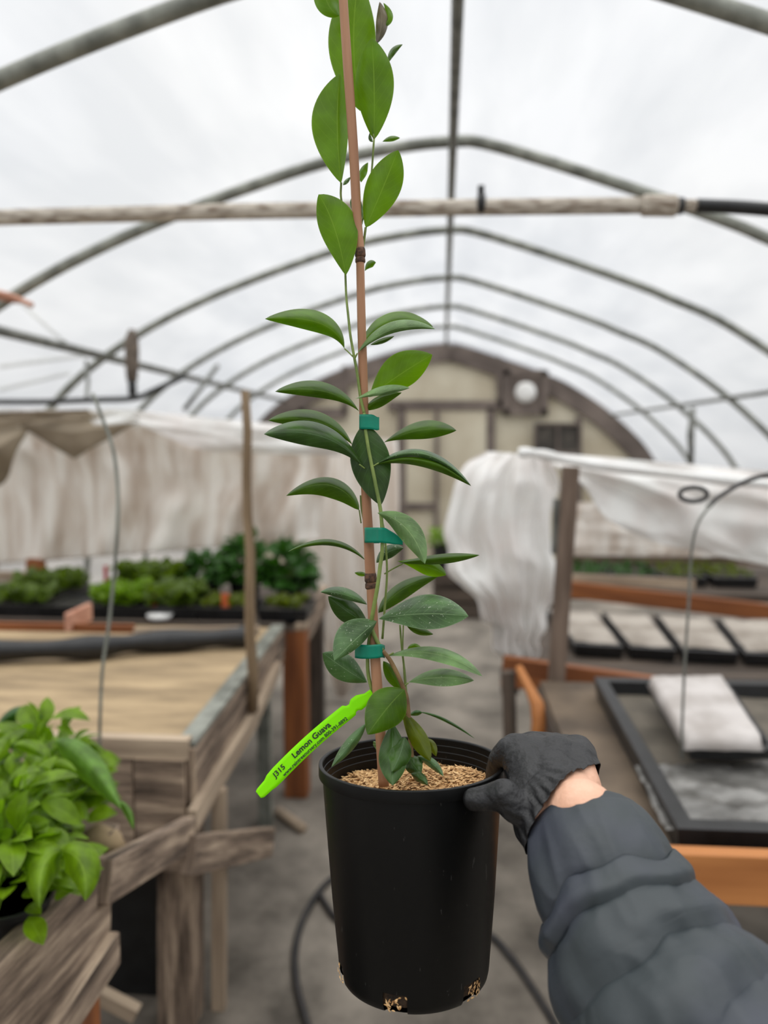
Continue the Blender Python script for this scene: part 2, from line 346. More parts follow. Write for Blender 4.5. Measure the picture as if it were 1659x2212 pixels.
g = G().tube([(RX+1.93, y, 1.835) for y in (YN+.1, 3, 6, YE-.12)], .015, 12); tag(g.build('side_purlin', 'galv_dark', smooth=True), 'steel side pipe running along the right side under the arches', 'pipe')
# crossing pipe
YP = 2.25
a, b_, c = PY(-160,474,YP), PY(1395,444,YP), PY(1462,446,YP)
cp = thing('crossing_pipe', a, 'weathered pale pipe crossing the tunnel overhead in front of the second arch', 'pipe')
g = G().tube([a, PY(500,457,YP), PY(1000,448,YP), b_], .0225, 16); g.build('pipe_body', 'pvc', cp, smooth=True)
g = G().tube([PY(1386,444,YP), PY(1390,444,YP), PY(1458,445,YP), PY(1462,445,YP)], [.024,.029,.029,.024], 16); g.build('coupling', 'pvc', cp, smooth=True)
g = G().tube([PY(1460,445,YP), PY(1475,445,YP)], .023, 16); g.build('reducer', 'black', cp, smooth=True)
g = G().tube([PY(1474,444,YP), PY(1506,444,YP)], .0165, 16); g.build('pipe_nipple', 'pvc', cp, smooth=True)
g = G().tube(curve([PY(1504,444,YP), PY(1600,448,YP), PY(1700,456,YP), PY(1900,470,YP)]), .0185, 14); tag(g.build('black_hose_pipe', 'black', smooth=True), 'black poly pipe joined to the pale crossing pipe at upper right', 'pipe')
g = G().tube([PY(1030,441,YP), PY(1033,441,YP), PY(1045,441,YP), PY(1048,441,YP)], [.026,.030,.030,.026], 16); g.box(PY(1032,419,YP)+V((0,-.012,-.012)), PY(1046,412,YP)+V((0,.012,.012)))
tag(g.build('pipe_clip', 'black', smooth=True), 'black clip clamped round the pale crossing pipe', 'clip')

# overhead odds and ends at the left
g = G().tube(curve([PY(-20,628,3.0), PY(25,640,3.0), PY(70,660,3.0)]), .011, 8); g.tube([PY(-10,640,3.02), PY(40,650,3.02)], .012, 8)
tag(g.build('copper_pipe', 'pink', smooth=True), 'short brownish pipe offcut tied near the left end of the second arch', 'pipe')
for p, q, Y, r_, lb in (((0,792),(182,768),4.6,.014,'upper of two pale brace rods at the far left under the roof'),((0,842),(150,806),4.9,.014,'lower of two pale brace rods at the far left under the roof'),((40,650),(142,742),3.9,.010,'thin pale rod sloping down to the joint of arch and left side pipe')):
    g = G().tube([PY(*p,Y), PY(*q,Y)], r_, 8); tag(g.build('brace_rod', 'galv', smooth=True), lb, 'rod')
g = G().tube(curve([PY(-20,868,3.7), PY(90,868,3.7), PY(200,864,3.7), PY(290,860,3.7), PY(335,842,3.7), PY(400,812,3.8)]), .014, 8); tag(g.build('irrigation_pipe', 'black', smooth=True), 'thin black irrigation pipe hung level above the left white cover', 'pipe')
g = G().tube(curve([PY(186,780,4.2), PY(190,820,4.0), PY(187,862,3.72)]), .010, 8); tag(g.build('hanging_strap', 'galv_dark', smooth=True), 'short grey strap holding up the black irrigation pipe', 'strap')
hr = [PY(285,y_,4.25) for y_ in (712,730,760,795,822)]
g = G().tube(hr, [.018,.036,.04,.036,.03], 12); ro = tag(g.build('hanging_roll', 'brownroll', smooth=True), 'brown sacking roll hanging from the third arch at left', 'roll')
g = G().tube([PY(285,820,4.25), PY(287,862,4.25)], .024, 10); g.build('tie_cord', 'black', ro, smooth=True)
g = G().tube(curve([PY(470,790,5.2), PY(425,850,5.0), PY(398,885,5.0)]), .016, 8); tag(g.build('hanging_strap', 'galv_dark', smooth=True), 'dull grey strap dangling at left in front of the far arches', 'strap')
g = G().tube(curve([PY(200,850,1.7), PY(222,905,1.7), PY(246,980,1.7), PY(255,1080,1.7), PY(250,1200,1.7), PY(235,1350,1.7), PY(221,1450,1.7), PY(216,1560,1.7), PY(215,1640,1.72)]), .0042, 8)
tag(g.build('hanging_cable', 'galv', smooth=True), 'thin grey cable hanging in front of the left bench', 'cable')
g = G().tube([PY(1497,880,5.0), PY(1492,940,5.0), PY(1494,1010,5.0)], [.016,.024,.014], 8); tag(g.build('hanging_strap', 'galv_dark', smooth=True), 'grey strap hanging below the right side pipe', 'strap')
# wires at right
g = G().tube(curve([PY(1700,1018,1.9), PY(1620,1036,1.9), PY(1555,1072,1.85), PY(1530,1095,1.82)]), .0055, 8)
tag(g.build('hanging_cable', 'hose', smooth=True), 'black drip line curving down in front of the right white cover', 'cable')
g = G().tube(curve([PY(1535,1090,1.82), PY(1508,1130,1.8), PY(1494,1190,1.8), PY(1488,1300,1.8), PY(1480,1420,1.8), PY(1474,1560,1.8), PY(1473,1640,1.8)]), .0032, 8)
tag(g.build('hanging_cable', 'galv_dark', smooth=True), 'thin grey line hanging down in front of the right trays', 'cable')
g = G()
rc = PY(1498,1068,2.0)
g.tube([rc+V((.035*math.cos(t_/12*2*math.pi), 0, .018*math.sin(t_/12*2*math.pi))) for t_ in range(13)], .006, 8, caps=False)
tag(g.build('hose_clamp', 'black', smooth=True), 'small oval black clamp ring hung by the drip line at right', 'clamp')

# ============================================================ CLOTHS
def outline_sheet(name, mat, Lo, Ro, Y, pleat, npl, label, cat, group=None, amp2=.015, sag=.0, ns=60, nw=70, solid=.002, back=True):
    """Lo, Ro: pixel outlines left and right, top to bottom; folded cloth hung at distance Y"""
    lc = curve([V((x, y, 0)) for x, y in Lo], 8); rc_ = curve([V((x, y, 0)) for x, y in Ro], 8)
    def at(c, u): k = u*(len(c)-1); i = min(int(k), len(c)-2); return c[i].lerp(c[i+1], k-i)
    def fn(u, v):
        if back: th = 2*math.pi*v; s_ = .5-.5*math.cos(th); dz = math.sin(th)
        else: s_ = v; dz = 0; th = 0
        a, b_ = at(lc, u), at(rc_, u); p = a.lerp(b_, s_)
        w_ = abs(b_.x-a.x)/F*Y
        ph = pleat*math.sin(s_*npl*2*math.pi+1.3*math.sin(u*5+s_*4)+dz)*(.4+.6*u)+amp2*noise.noise(V((s_*5, u*5+dz, Y)))+sag*math.sin(math.pi*u)
        return PY(p.x, p.y, Y+ph-dz*min(.12, w_*.3) if back else Y+ph)
    g = G().grid(fn, ns, nw); o = g.build(name, mat, smooth=True, solid=0 if back else solid); return tag(o, label, cat, group)
outline_sheet('row_cover', 'cloth', [(1050,975),(1008,1000),(985,1040),(972,1090),(958,1150),(968,1190),(966,1235),(1000,1268),(1030,1296),(1040,1340),(1062,1352),(1064,1400),(1080,1416),(1096,1448)],
    [(1190,985),(1206,1030),(1208,1060),(1190,1110),(1192,1190),(1208,1235),(1198,1290),(1182,1325),(1180,1360),(1164,1385),(1166,1415),(1120,1446)], 2.98, .030, 6,
    'white cloth bunched and hanging beside the brown post at the end of the right bench', 'cloth', amp2=.10, ns=110, nw=160)
# swag to the right
outline_sheet('row_cover', 'cloth', [(1150,975),(1190,1000),(1222,1020),(1262,1052),(1310,1120),(1400,1165),(1440,1178)], [(1750,1025),(1750,1050),(1750,1090),(1750,1130),(1750,1180),(1750,1220),(1750,1240)], 2.95, .02, 2,
    'white cloth slung along the rail over the right bench', 'cloth', amp2=.05, sag=-.05, back=False)
g = G().tube(curve([PY(1120,978,2.84), PY(1150,978,2.84), PY(1180,984,2.84), PY(1260,1000,2.84), PY(1400,1018,2.8), PY(1560,1036,2.78), PY(1660,1046,2.78), PY(1760,1054,2.78), PY(1800,1056,2.78)]), [.017+.003*math.sin(i*.5) for i in range(49)], 12)
tag(g.build('cover_roll', 'white', smooth=True), 'tight white roll of cloth along the top rail at right', 'cloth')
outline_sheet('row_cover', 'cloth_old', [(1242,1085),(1240,1130),(1240,1200)], [(1700,1085),(1700,1150),(1700,1205)], 4.5, .02, 4,
    'dingy white cloth hanging farther back behind the right cover', 'cloth', back=False, amp2=.04)
# left tent cloth
outline_sheet('row_cover', 'cloth_old', [(-40,892),(-40,1000),(-40,1222)], [(720,950),(700,1060),(690,1165)], 3.80, .06, 5,
    'large white cloth curtain hung behind the left plants', 'cloth', back=False, amp2=.03, nw=180)
outline_sheet('row_cover', 'cloth', [(-40,884),(-40,892),(-40,915)], [(300,886),(300,900),(300,922)], 3.62, .02, 2,
    'pale upper fold of white cloth above the beige tarp flaps', 'cloth', back=False, amp2=.03, nw=60)
outline_sheet('row_cover', 'cloth', [(236,882),(262,905),(330,930),(400,962),(460,975)], [(735,930),(735,945),(735,960),(735,972),(735,985)], 3.66, .02, 1,
    'smooth white cloth panel behind the thin wooden post at left', 'cloth', back=False, amp2=.02, nw=60, sag=-.05)
outline_sheet('row_cover', 'cloth_old', [(700,935),(685,1000),(672,1100),(665,1190),(672,1250),(690,1330),(706,1400),(716,1460),(728,1505)],
    [(858,950),(862,1020),(862,1100),(852,1180),(835,1260),(812,1340),(790,1410),(768,1470),(748,1508)], 4.4, .03, 4,
    'white curtain end hanging down behind the potted guava', 'cloth')
# brown tarp fold
def tarp(pts, Y, label):
    pts = [PY(x, y, Y) for x, y in pts]; c = sum(pts, V())/len(pts)
    def fn(u, v):
        k = v*len(pts); i = int(k) % len(pts); e_ = pts[i].lerp(pts[(i+1) % len(pts)], k-int(k)); p = c.lerp(e_, u)
        return p+V((0, .06*noise.noise(p*6)-.08*(1-u), 0))
    tag(G().grid(fn, 12, len(pts)*8).build('tarp', 'tarp', smooth=True, solid=.003), label, 'tarp')
tarp([(40,918),(120,908),(200,898),(290,914),(235,950),(158,992),(110,962)], 3.60, 'beige tarp fold hanging as a triangle at the top left cloth')
tarp([(-40,910),(30,918),(62,925),(35,990),(0,1045),(-40,1070)], 3.60, 'beige tarp flap at the left edge beside the triangular fold')
outline_sheet('tarp', 'tarp', [(-40,892),(-40,902),(-40,925)], [(190,884),(200,895),(215,905)], 3.56, .01, 1, 'pale tarp strip with a yellowish edge at the far left top', 'tarp', back=False)

# ============================================================ BENCHES
def bench_obj(name, loc, label): return thing(name, loc, label, 'bench', 'wooden greenhouse benches')
# --- left bench A
A0 = V((-.62, 1.82, 0)); A1 = V((-.66, 3.02, 0))
bA = bench_obj('potting_bench', (-.62,1.82,0), 'weathered wooden bench with a bare tan plywood top on the left')
g = G().add([(-2.5,1.82,.775),(-.64,1.82,.775),(-.67,3.02,.775),(-2.5,3.02,.775),(-2.5,1.82,.79),(-.64,1.82,.79),(-.67,3.02,.79),(-2.5,3.02,.79)], [(0,1,2,3),(7,6,5,4),(0,4,5,1),(1,5,6,2),(2,6,7,3),(3,7,4,0)]); g.build('bench_top', 'ply', bA)
g = G().beam((-2.5,1.80,.79), (-.62,1.80,.79), .035, .05); g.build('edge_rail', 'weather_pale', bA)
g = G(); x = -1.62
while x < -.63: wd = random.uniform(.09,.15); g.box((x, 1.775+random.uniform(0,.008), .48+random.uniform(-.03,.05)), (min(x+wd-.006,-.62), 1.797, .765)); x += wd
g.build('front_board', 'weather', bA)
g = G().beam((-.618,1.79,.72), (-.655,3.02,.72), .03, .14); g.build('side_board', 'weather', bA, bevel=.003)
g = G().beam((-.632,1.8,.797), (-.662,3.02,.797), .05, .012); g.build('edge_strip', 'galv', bA)
g = G().beam(PX(415,1775,-.59), PX(552,1545,-.605), .022, .055); g.beam(PX(552,1545,-.605), PX(600,1440,-.62), .022, .045); g.build('side_rail', 'weather_pale', bA)
g = G().beam((-.69,1.88,0), (-.675,1.88,.60), .10, .085, up=V((0,1,0))); g.build('leg', 'weather', bA, bevel=.004)
g = G().beam(V((-.60,1.93,0)), V((-.59,1.94,.62)), .035, .03, up=V((0,1,0))); g.build('leg', 'weather_pale', bA)
g = G().beam((-.70,2.92,0), (-.70,2.92,.72), .05, .05, up=V((0,1,0))); lg = g.build('leg', 'galv', bA); lg['label'] = 'grey painted metal leg'
g = G().beam((-2.3,1.9,0), (-2.3,1.9,.77), .09, .09, up=V((0,1,0))); g.build('leg', 'weather', bA)
g = G().box((-2.4,1.96,.0), (-.77,1.975,.50)); g.box((-2.4,2.2,.02), (-1.0,2.22,.70)); g.box((-1.02,2.0,.02), (-1.0,3.0,.70)); g.build('shade_sheet', 'black', bA)  # added black sheets standing in for the deep shade under the bench
g = G().beam((-2.4,2.9,.70), (-.68,2.9,.70), .04, .12); g.build('cross_rail', 'weather_dark', bA)
g = G().beam((-.75,1.95,.12), (-1.5,2.9,.12), .03, .06); g.build('lower_brace', 'weather_pale', bA)
# rolled liner along the back of bench A
g = G().tube(curve([PZ(-200,1410,.835), PZ(60,1404,.835), PZ(200,1398,.835), PZ(300,1388,.83), PZ(420,1382,.83), PZ(535,1374,.83)]), [.036+.006*math.sin(i*.5) for i in range(41)], 14)
tag(g.build('rolled_liner', 'black', smooth=True), 'long black plastic liner rolled up along the back of the tan bench top', 'liner')
# back board + block
g = G().beam(PZ(-150,1350,.86), PZ(290,1358,.86), .02, .03); tag(g.build('board', 'redwood'), 'orange wooden board lying behind the black rolled liner', 'board')
g = G().beam(PZ(290,1368,.85), PZ(560,1362,.85), .02, .035); tag(g.build('board', 'weather_pale'), 'pale strip of wood behind the right end of the black rolled liner', 'board')
g = G().box(PZ(138,1348,.88)+V((0,0,-.03)), PZ(188,1330,.88)+V((0,.05,.04))); tag(g.build('block', 'pink', bevel=.006), 'small pinkish block standing on the orange board', 'block')
# thin wooden post
a, b_ = PX(546,1535,-.60), PX(530,843,-.60)
g = G().tube([a.lerp(b_, i/8)+V((.004*math.sin(i*2), 0, 0)) for i in range(9)], [.0175,.018,.017,.016,.0155,.015,.0145,.014,.0135], 8); tag(g.build('wooden_post', 'post', smooth=True), 'thin tan wooden pole rising from the side of the left bench', 'post')
# loose rails
g = G().beam(PX(222,1905,-.575), PX(408,1800,-.585), .03, .075); g.beam(PX(412,1838,-.56), D(578,1817,2.45), .03, .072)
g2 = G().beam(PX(222,1905,-.575), PX(408,1800,-.585), .03, .075); tag(g2.build('plank', 'weather', bevel=.004), 'weathered plank bridging the gap between the near and middle left benches', 'plank')
g2 = G().beam(PX(408,1848,-.565), D(582,1818,2.35), .03, .085); tag(g2.build('plank', 'weather', bevel=.004), 'short grey plank sticking out over the path from the middle left bench', 'plank')
g = G().tube([PZ(600,1752,.02), PZ(655,1790,.02)], .02, 8); tag(g.build('wood_scrap', 'weather_pale', smooth=True), 'scrap of pale wood lying on the path by the orange post', 'wood')
# --- left bench B (far)
bB = bench_obj('potting_bench', (-.64,3.3,0), 'far left bench crowded with plants, with an orange corner post')
g = G().box((-3.0-(-.4),3.16,.74), (-.62,4.0,.77)); g.build('bench_top', 'weather_dark', bB)
g = G().beam((-2.6,3.14,.72), (-.66,3.14,.72), .03, .12); g.build('front_board', 'weather_dark', bB)
g = G().beam((-.60,3.3,.72), (-.62,4.0,.72), .03, .12); g.build('side_board', 'weather', bB)
g = G().beam((-.626,3.21,0), (-.628,3.21,.745), .10, .09, up=V((0,1,0))); g.build('leg', 'redwood', bB, bevel=.004)
g = G().beam((-.628,3.21,.745), (-.628,3.21,.77), .106, .096, up=V((0,1,0))); g.build('post_cap', 'weather_pale', bB)
for y_ in (3.9,): g = G().beam((-.66,y_,0), (-.66,y_,.74), .09, .09, up=V((0,1,0))); g.build('leg', 'weather_dark', bB)
# --- near left bench C
bC = bench_obj('potting_bench', (-.6,.8,0), 'weathered near bench with split boards at the lower left corner')
g = G().box((-1.7,.35,.74), (-.64,1.36,.76)); g.build('bench_top', 'weather_dark', bC)
g = G().beam(PX(-60,2235,-.60), PX(222,1935,-.598), .035, .150); g.build('side_board', 'weather', bC, bevel=.005)
g = G().beam(PX(40,2350,-.575), PX(243,2045,-.575), .03, .06); g.build('side_board', 'weather', bC, bevel=.004)
g = G().beam((-1.7,1.345,.77), (-.61,1.345,.77), .04, .10); g.build('end_board', 'weather', bC, bevel=.004)
g = G().box((-.98,.35,.02), (-.96,1.3,.70)); g.build('shade_sheet', 'black', bC)  # added black sheet, makes the shade beneath the near bench
g = G().beam(PX(-40,2130,-.66), PX(190,1900,-.66), .03, .04); g.build('inner_rail', 'weather_pale', bC)
g = G().beam((-.66,1.25,0), (-.66,1.25,.74), .07, .07, up=V((0,1,0))); g.build('leg', 'redwood', bC)
g = G().beam((-1.6,1.25,0), (-1.6,1.25,.74), .08, .08, up=V((0,1,0))); g.build('leg', 'weather', bC)
g = G().beam(PY(180,2130,1.75), PY(296,2190,1.75), .03, .035); tag(g.build('stick', 'weather_pale'), 'pale stick leaning by the foot of the lower left bench', 'stick')
bb_ = PZ(210,1815,.80); g = G().tube([bb_+V((-.03,0,-.04)), bb_+V((-.02,0,-.005)), bb_+V((0,0,.008)), bb_+V((.03,0,-.002)), bb_+V((.045,.01,-.03))], [.012,.022,.026,.022,.012], 10)
tag(g.build('stone', 'ply', smooth=True), 'pale lump of wood on the corner of the near left bench', 'wood')

# --- right benches
bR = bench_obj('potting_bench', (.36,1.45,0), 'near right bench with an orange front board under the black trays')
g = G().add([(.34,1.46,.70),(2.1,1.46,.70),(2.1,2.62,.70),(.34,2.62,.70),(.34,1.46,.72),(2.1,1.46,.72),(2.1,2.62,.72),(.34,2.62,.72)], [(3,2,1,0),(4,5,6,7),(0,1,5,4),(1,2,6,5),(2,3,7,6),(3,0,4,7)]); g.build('bench_top', 'ply_brown', bR)
zb = PY(1600,1893,1.44).z; g = G().beam((.34,1.44,zb), (2.1,1.44,zb), .035, .098); g.build('front_board', 'redwood_light', bR, bevel=.003)
g = G().beam((.345,1.46,.66), (.345,2.62,.66), .03, .08); g.build('side_board', 'weather_dark', bR)
g = G().beam((.40,1.52,0), (.40,1.52,.70), .08, .08, up=V((0,1,0))); g.build('leg', 'weather_dark', bR)
g = G().beam((1.9,1.52,0), (1.9,1.52,.70), .08, .08, up=V((0,1,0))); g.build('leg', 'weather_dark', bR)
g = G().beam(PY(1082,1470,3.0), PY(1120,1470,3.0), .03, .10); g.build('rail_end', 'weather_dark', bR)
g = G().beam(PY(1098,1450,2.62), PY(1102,1600,2.62), .045, .04, up=V((0,1,0))); g.build('leg', 'weather_dark', bR)
g = G().tube(curve([PY(1128,1455,2.45), PY(1150,1500,2.42), PY(1168,1530,2.4), PY(1172,1570,2.4), PY(1165,1640,2.4)]), [.012,.015,.02,.024,.026]*6+[.026]*3, 10) if False else G().tube([PY(1120,1440,2.5), PY(1145,1490,2.45), PY(1160,1520,2.42), PY(1166,1560,2.4), PY(1160,1650,2.4)], [.012,.016,.022,.026,.026], 10)
tag(g.build('curved_handle', 'redwood_light', smooth=True), 'curved orange wooden handle standing at the left end of the right bench', 'handle tool')
# bench 2
bR2 = bench_obj('potting_bench', (.46,2.8,0), 'second right bench with a broad orange rail behind the trays')
g = G().beam(PY(1085,1448,2.86), PY(1760,1545,2.66), .04, .112); g.build('front_board', 'redwood', bR2, bevel=.003)
g = G().box((.36,2.88,.62), (2.3,3.9,.66)); g.build('bench_top', 'weather_dark', bR2)
for x in (.42, 2.2): g = G().beam((x,2.95,0), (x,2.95,.62), .08, .08, up=V((0,1,0))); g.build('leg', 'weather_dark', bR2)
# bench 3
bR3 = bench_obj('potting_bench', (.7,4.2,0), 'far right bench with a narrow orange rail and dark plants')
g = G().beam(PY(1190,1268,4.25), PY(1760,1335,4.0), .04, .085); g.build('front_board', 'redwood', bR3)
g = G().beam(PY(1190,1248,4.32), PY(1500,1262,4.3), .03, .05); g.build('upper_rail', 'weather_pale', bR3)
g = G().beam(PY(1225,1200,5.0), PY(1700,1206,5.0), .04, .10); g.build('back_rail', 'post_dark', bR3)
g = G().box((.55,4.3,.66), (2.3,5.4,.70)); g.build('bench_top', 'weather_dark', bR3)
for x in (.6, 2.2): g = G().beam((x,4.4,0), (x,4.4,.66), .08, .08, up=V((0,1,0))); g.build('leg', 'weather_dark', bR3)
# right post
a, b_ = PX(1186,1640,.375), PX(1233,1012,.375)
g = G().beam(PY(1190,1640,2.66), PY(1233,1008,2.66), .055, .045, up=V((0,1,0))); po = tag(g.build('wooden_post', 'post_dark', bevel=.003), 'brown square wooden post holding the white cloth at the end of the right bench', 'post')
g = G().beam(PY(1198,1196,2.68), PY(1203,1078,2.68), .02, .035, up=V((0,1,0))); g.build('clip_strip', 'galv_dark', po)
# ---- trays
def tray(c0, c1, c2, c3, z, h, label, mat='black', fill=None, fz=.6, group='black nursery trays', rimw=.012):
    """corners on plane z (near-left, near-right, far-right, far-left)"""
    cs = [V((c.x, c.y, z)) for c in (c0, c1, c2, c3)]; ctr = sum(cs, V())/4
    t_ = thing('nursery_tray', ctr, label, 'tray', group)
    g = G(); inn = [c.lerp(ctr, .07) for c in cs]; up = V((0,0,h)); out2 = [c+(c-ctr).normalized()*rimw for c in cs]
    v_ = cs+[c+up for c in out2]+[c+up for c in inn]+[c.lerp(ctr, .02)+V((0,0,.004)) for c in inn]
    f_ = [(3,2,1,0)]
    for i in range(4): j = (i+1) % 4; f_ += [(i,j,4+j,4+i),(4+i,4+j,8+j,8+i),(8+i,8+j,12+j,12+i)]
    f_.append((12,13,14,15)); g.add(v_, f_); g.build('tray_body', mat, t_, bevel=.002)
    if fill:
        def fn(u, v): p = inn[0].lerp(inn[3], u).lerp(inn[1].lerp(inn[2], u), v); return p+V((0,0,h*fz+.006*noise.noise(p*22)))
        G().grid(fn, 16, 16).build('tray_fill', fill, t_, smooth=True)
    return t_
zt = .72
n1, n2, n3, n4 = PZ(1480,1822,zt), PZ(1760,1825,zt), PZ(1700,1510,zt), PZ(1268,1496,zt)
tray(V((.475,1.50,0)), V((1.30,1.50,0)), V((1.36,2.46,0)), V((.50,2.46,0)), zt+.002, .065, 'large black tray with grey lining at the front of the right bench', fill='mat_grey', fz=.35)
# crumpled clear film on tray
def fn(u, v):
    a = PZ(1372,1650,.77).lerp(PZ(1440,1788,.77), u); b_ = PZ(1750,1630,.77).lerp(PZ(1800,1788,.77), u); p = a.lerp(b_, v)
    return V((p.x, p.y, .762+.016*noise.noise(V((p.x*9, p.y*16, 0)))+.006*noise.noise(p*45)))
tag(G().grid(fn, 40, 50).build('plastic_sheet', 'film_grey', smooth=True, solid=.001), 'crumpled grey plastic sheet lying over the front of the large black tray', 'plastic sheet')
ws = tray(PZ(1492,1632,.80), PZ(1668,1632,.80), PZ(1572,1492,.80), PZ(1402,1492,.80), .79, .03, 'shallow black tray carrying a white lid at the right edge of the bench')
def fn(u, v):
    a = PZ(1478,1618,.83).lerp(PZ(1398,1478,.83), u); b_ = PZ(1652,1622,.83).lerp(PZ(1560,1476,.83), u); p = a.lerp(b_, v)
    e_ = min(u, 1-u, v, 1-v); return V((p.x, p.y, .828+min(.032, e_*1.6)+.003*noise.noise(p*30)))
g = G().grid(fn, 24, 24); lidc = g.build('tray_lid', 'lid', smooth=True, solid=.002); tag(lidc, 'whitish frosted plastic lid resting on the small black tray', 'lid')
# dimple on grey tray
g = G().tube([PZ(1388,1624,.748)+V((0,0,0)), PZ(1388,1624,.748)+V((0,0,.006))], .009, 14); tag(g.build('bottle_cap', 'lid_grey'), 'small round cap lying in the large black tray', 'cap')
# trays on bench 2
xs = [(1216,1318),(1336,1432),(1450,1566),(1584,1720)]
for i, (xa, xb) in enumerate(xs):
    dy = (xa-1216)*.055
    tray(PZ(xa+26,1398+dy,.70), PZ(xb+26,1404+dy,.70), PZ(xb-34,1326+dy,.70), PZ(xa-34,1322+dy,.70), .665, .05,
         ['black tray of pale dusty cells, first behind the brown post','black tray of pale dusty cells, second from the brown post','black tray of pale dusty cells, third from the brown post','black tray of pale dusty cells at the right edge of the photo'][i], fill='lid_grey', fz=1.05, group='pale filled trays on the second right bench')

# ============================================================ FOLIAGE
def leafgeo(g, B, T, N, wd, arch_=.12, fold=.25, nu=7, nv=4, pk=.5):
    d = T-B; L = d.length; d = d/L; s_ = d.cross(N).normalized(); n_ = s_.cross(d)
    ex = math.log(.5)/math.log(pk)
    def fn(u, v):
        x = (v-.5)*2; w_ = wd*max(0, math.sin(math.pi*min(1, u**ex)))**.8
        return B+d*(L*u)+n_*(arch_*L*math.sin(math.pi*u)+fold*abs(x)*w_)+s_*(x*w_)
    g.grid(fn, nu, nv, flip=True)
def bunch(g, c, rx, ry, rz, n_, size, wr=.35, upb=.5):
    for _ in range(n_):
        q = V((random.gauss(0,1), random.gauss(0,1), random.gauss(0,1))).normalized()*random.uniform(.25,1)**.5
        p = c+V((q.x*rx, q.y*ry, abs(q.z)*rz if rz > 0 else q.z*rz)); s_ = size*random.uniform(.6,1.3)
        dr_ = (V((q.x, q.y, random.uniform(-.4,.6))).normalized()); N = (V((0,0,1))+V((random.uniform(-.6,.6), random.uniform(-.8,.2), 0))).normalized()
        leafgeo(g, p, p+dr_*s_, N, s_*wr, random.uniform(.02,.2))
def plantpot(c, w_, h, g=None):
    g = G(); g.tube([c, c+V((0,0,h*.9)), c+V((0,0,h*.9)), c+V((0,0,h)), c+V((0,0,h)), c+V((0,0,h*.85))], [w_*.38, w_*.47, w_*.51, w_*.51, w_*.46, w_*.44], 20); return g
def potted(name, c, pw, ph, fr, fz, n_, size, mat, label, cat='potted plant', group=None, wr=.35, stemmy=True):
    t_ = thing(name, c, label, cat, group); plantpot(c, pw, ph).build('pot', 'black', t_, smooth=False)
    g = G()
    for k_ in range(5): a = random.random()*6.3; g.tube([c+V((0,0,ph*.8)), c+V((math.cos(a)*fr*.4, math.sin(a)*fr*.4, ph+fz*.6))], .003, 5)
    g.build('stem', 'stem', t_)
    g = G(); bunch(g, c+V((0,0,ph*.9)), fr, fr, fz, n_, size, wr); g.build('foliage', mat, t_, smooth=True); return t_
# far-left bench plants (top at .77)
def on(px, py, Y): q = PY(px, py, Y); return V((q.x, q.y, .772))
potted('potted_shrub', on(530,1290,3.58), .16, .12, .12, .20, 200, .07, 'bush', 'dark green bushy plant at the right end of the far left bench', group='shrubs on the far left bench')
potted('potted_shrub', on(628,1290,3.56), .15, .11, .10, .20, 180, .07, 'bush', 'dark green plant beside the curtain end, behind the thin pole', group='shrubs on the far left bench')
potted('potted_shrub', on(448,1290,3.60), .14, .10, .10, .14, 140, .06, 'bush', 'lower green plant left of the dark bushy plant behind the thin pole', group='shrubs on the far left bench')
def seedtray(px0, px1, Y0, Y1, label, mat, n_, hh, size, fillmat='soil_dark', z=.772, group='seedling trays on the far left bench'):
    a, b_ = on(px0, 1300, Y0), on(px1, 1300, Y0); c, d = V((b_.x, Y1, z)), V((a.x, Y1, z))
    t_ = tray(a, b_, c, d, z, .055, label, fill=fillmat, fz=.85, group=group)
    if n_:
        g = G()
        for _ in range(n_):
            p = V((random.uniform(a.x+.02, b_.x-.02), random.uniform(Y0+.02, Y1-.02), z+.05))
            for k_ in range(3):
                dr_ = V((random.uniform(-1,1), random.uniform(-1,1), random.uniform(.2,1.4))).normalized(); s_ = size*random.uniform(.7,1.3)
                q = p+V((0,0,random.uniform(0,hh))); leafgeo(g, q, q+dr_*s_, V((0,-.3,1)), s_*.4, .1, nu=5, nv=2)
        tag(g.build('seedlings', mat, t_, smooth=True), kind='stuff')
    return t_
seedtray(-60,95,3.20,3.42, 'black tray of green seedlings at the far left edge', 'herb', 90, .04, .045)
seedtray(180,300,3.20,3.42, 'black tray of bright green seedlings left of the white saucer', 'lime', 110, .05, .05)
seedtray(302,420,3.20,3.42, 'black tray of mixed green and reddish seedlings by the white saucer', 'herb', 90, .06, .05)
seedtray(20,170,3.48,3.70, 'rear black tray of low seedlings behind the empty dark tray', 'herb', 60, .06, .05)
seedtray(240,400,3.48,3.70, 'rear black tray of taller seedlings in front of the white curtain', 'herb', 130, .10, .055)
seedtray(560,660,3.20,3.42, 'black tray of small grey green seedlings near the orange post', 'olive', 60, .015, .03)
seedtray(425,530,3.20,3.42, 'black tray of sparse seedlings just left of the thin pole', 'olive', 50, .015, .03)
seedtray(86,176,3.19,3.43, 'empty dark grey tray tilted among the seedlings at left', 'herb', 0, 0, 0, fillmat='black')
c = on(345,1325,3.17); g = G().tube([c+V((0,0,.005)), c+V((0,0,.012)), c+V((0,0,.03))], [.03,.045,.055], 20); tag(g.build('saucer', 'white', smooth=True), 'small white saucer at the front edge of the far left bench', 'saucer')
c = on(478,1295,3.24)+V((0,0,.05)); g = G().box(c, c+V((.035,.004,.06))); tag(g.build('plant_marker', 'orange'), 'pinkish orange marker in the sparse seedlings left of the thin pole', 'plant marker')
c = on(325,1285,3.24)+V((0,0,.05)); g = G().box(c, c+V((.025,.004,.05))); tag(g.build('plant_marker', 'orange'), 'orange marker in the mixed seedling tray by the white saucer', 'plant marker')
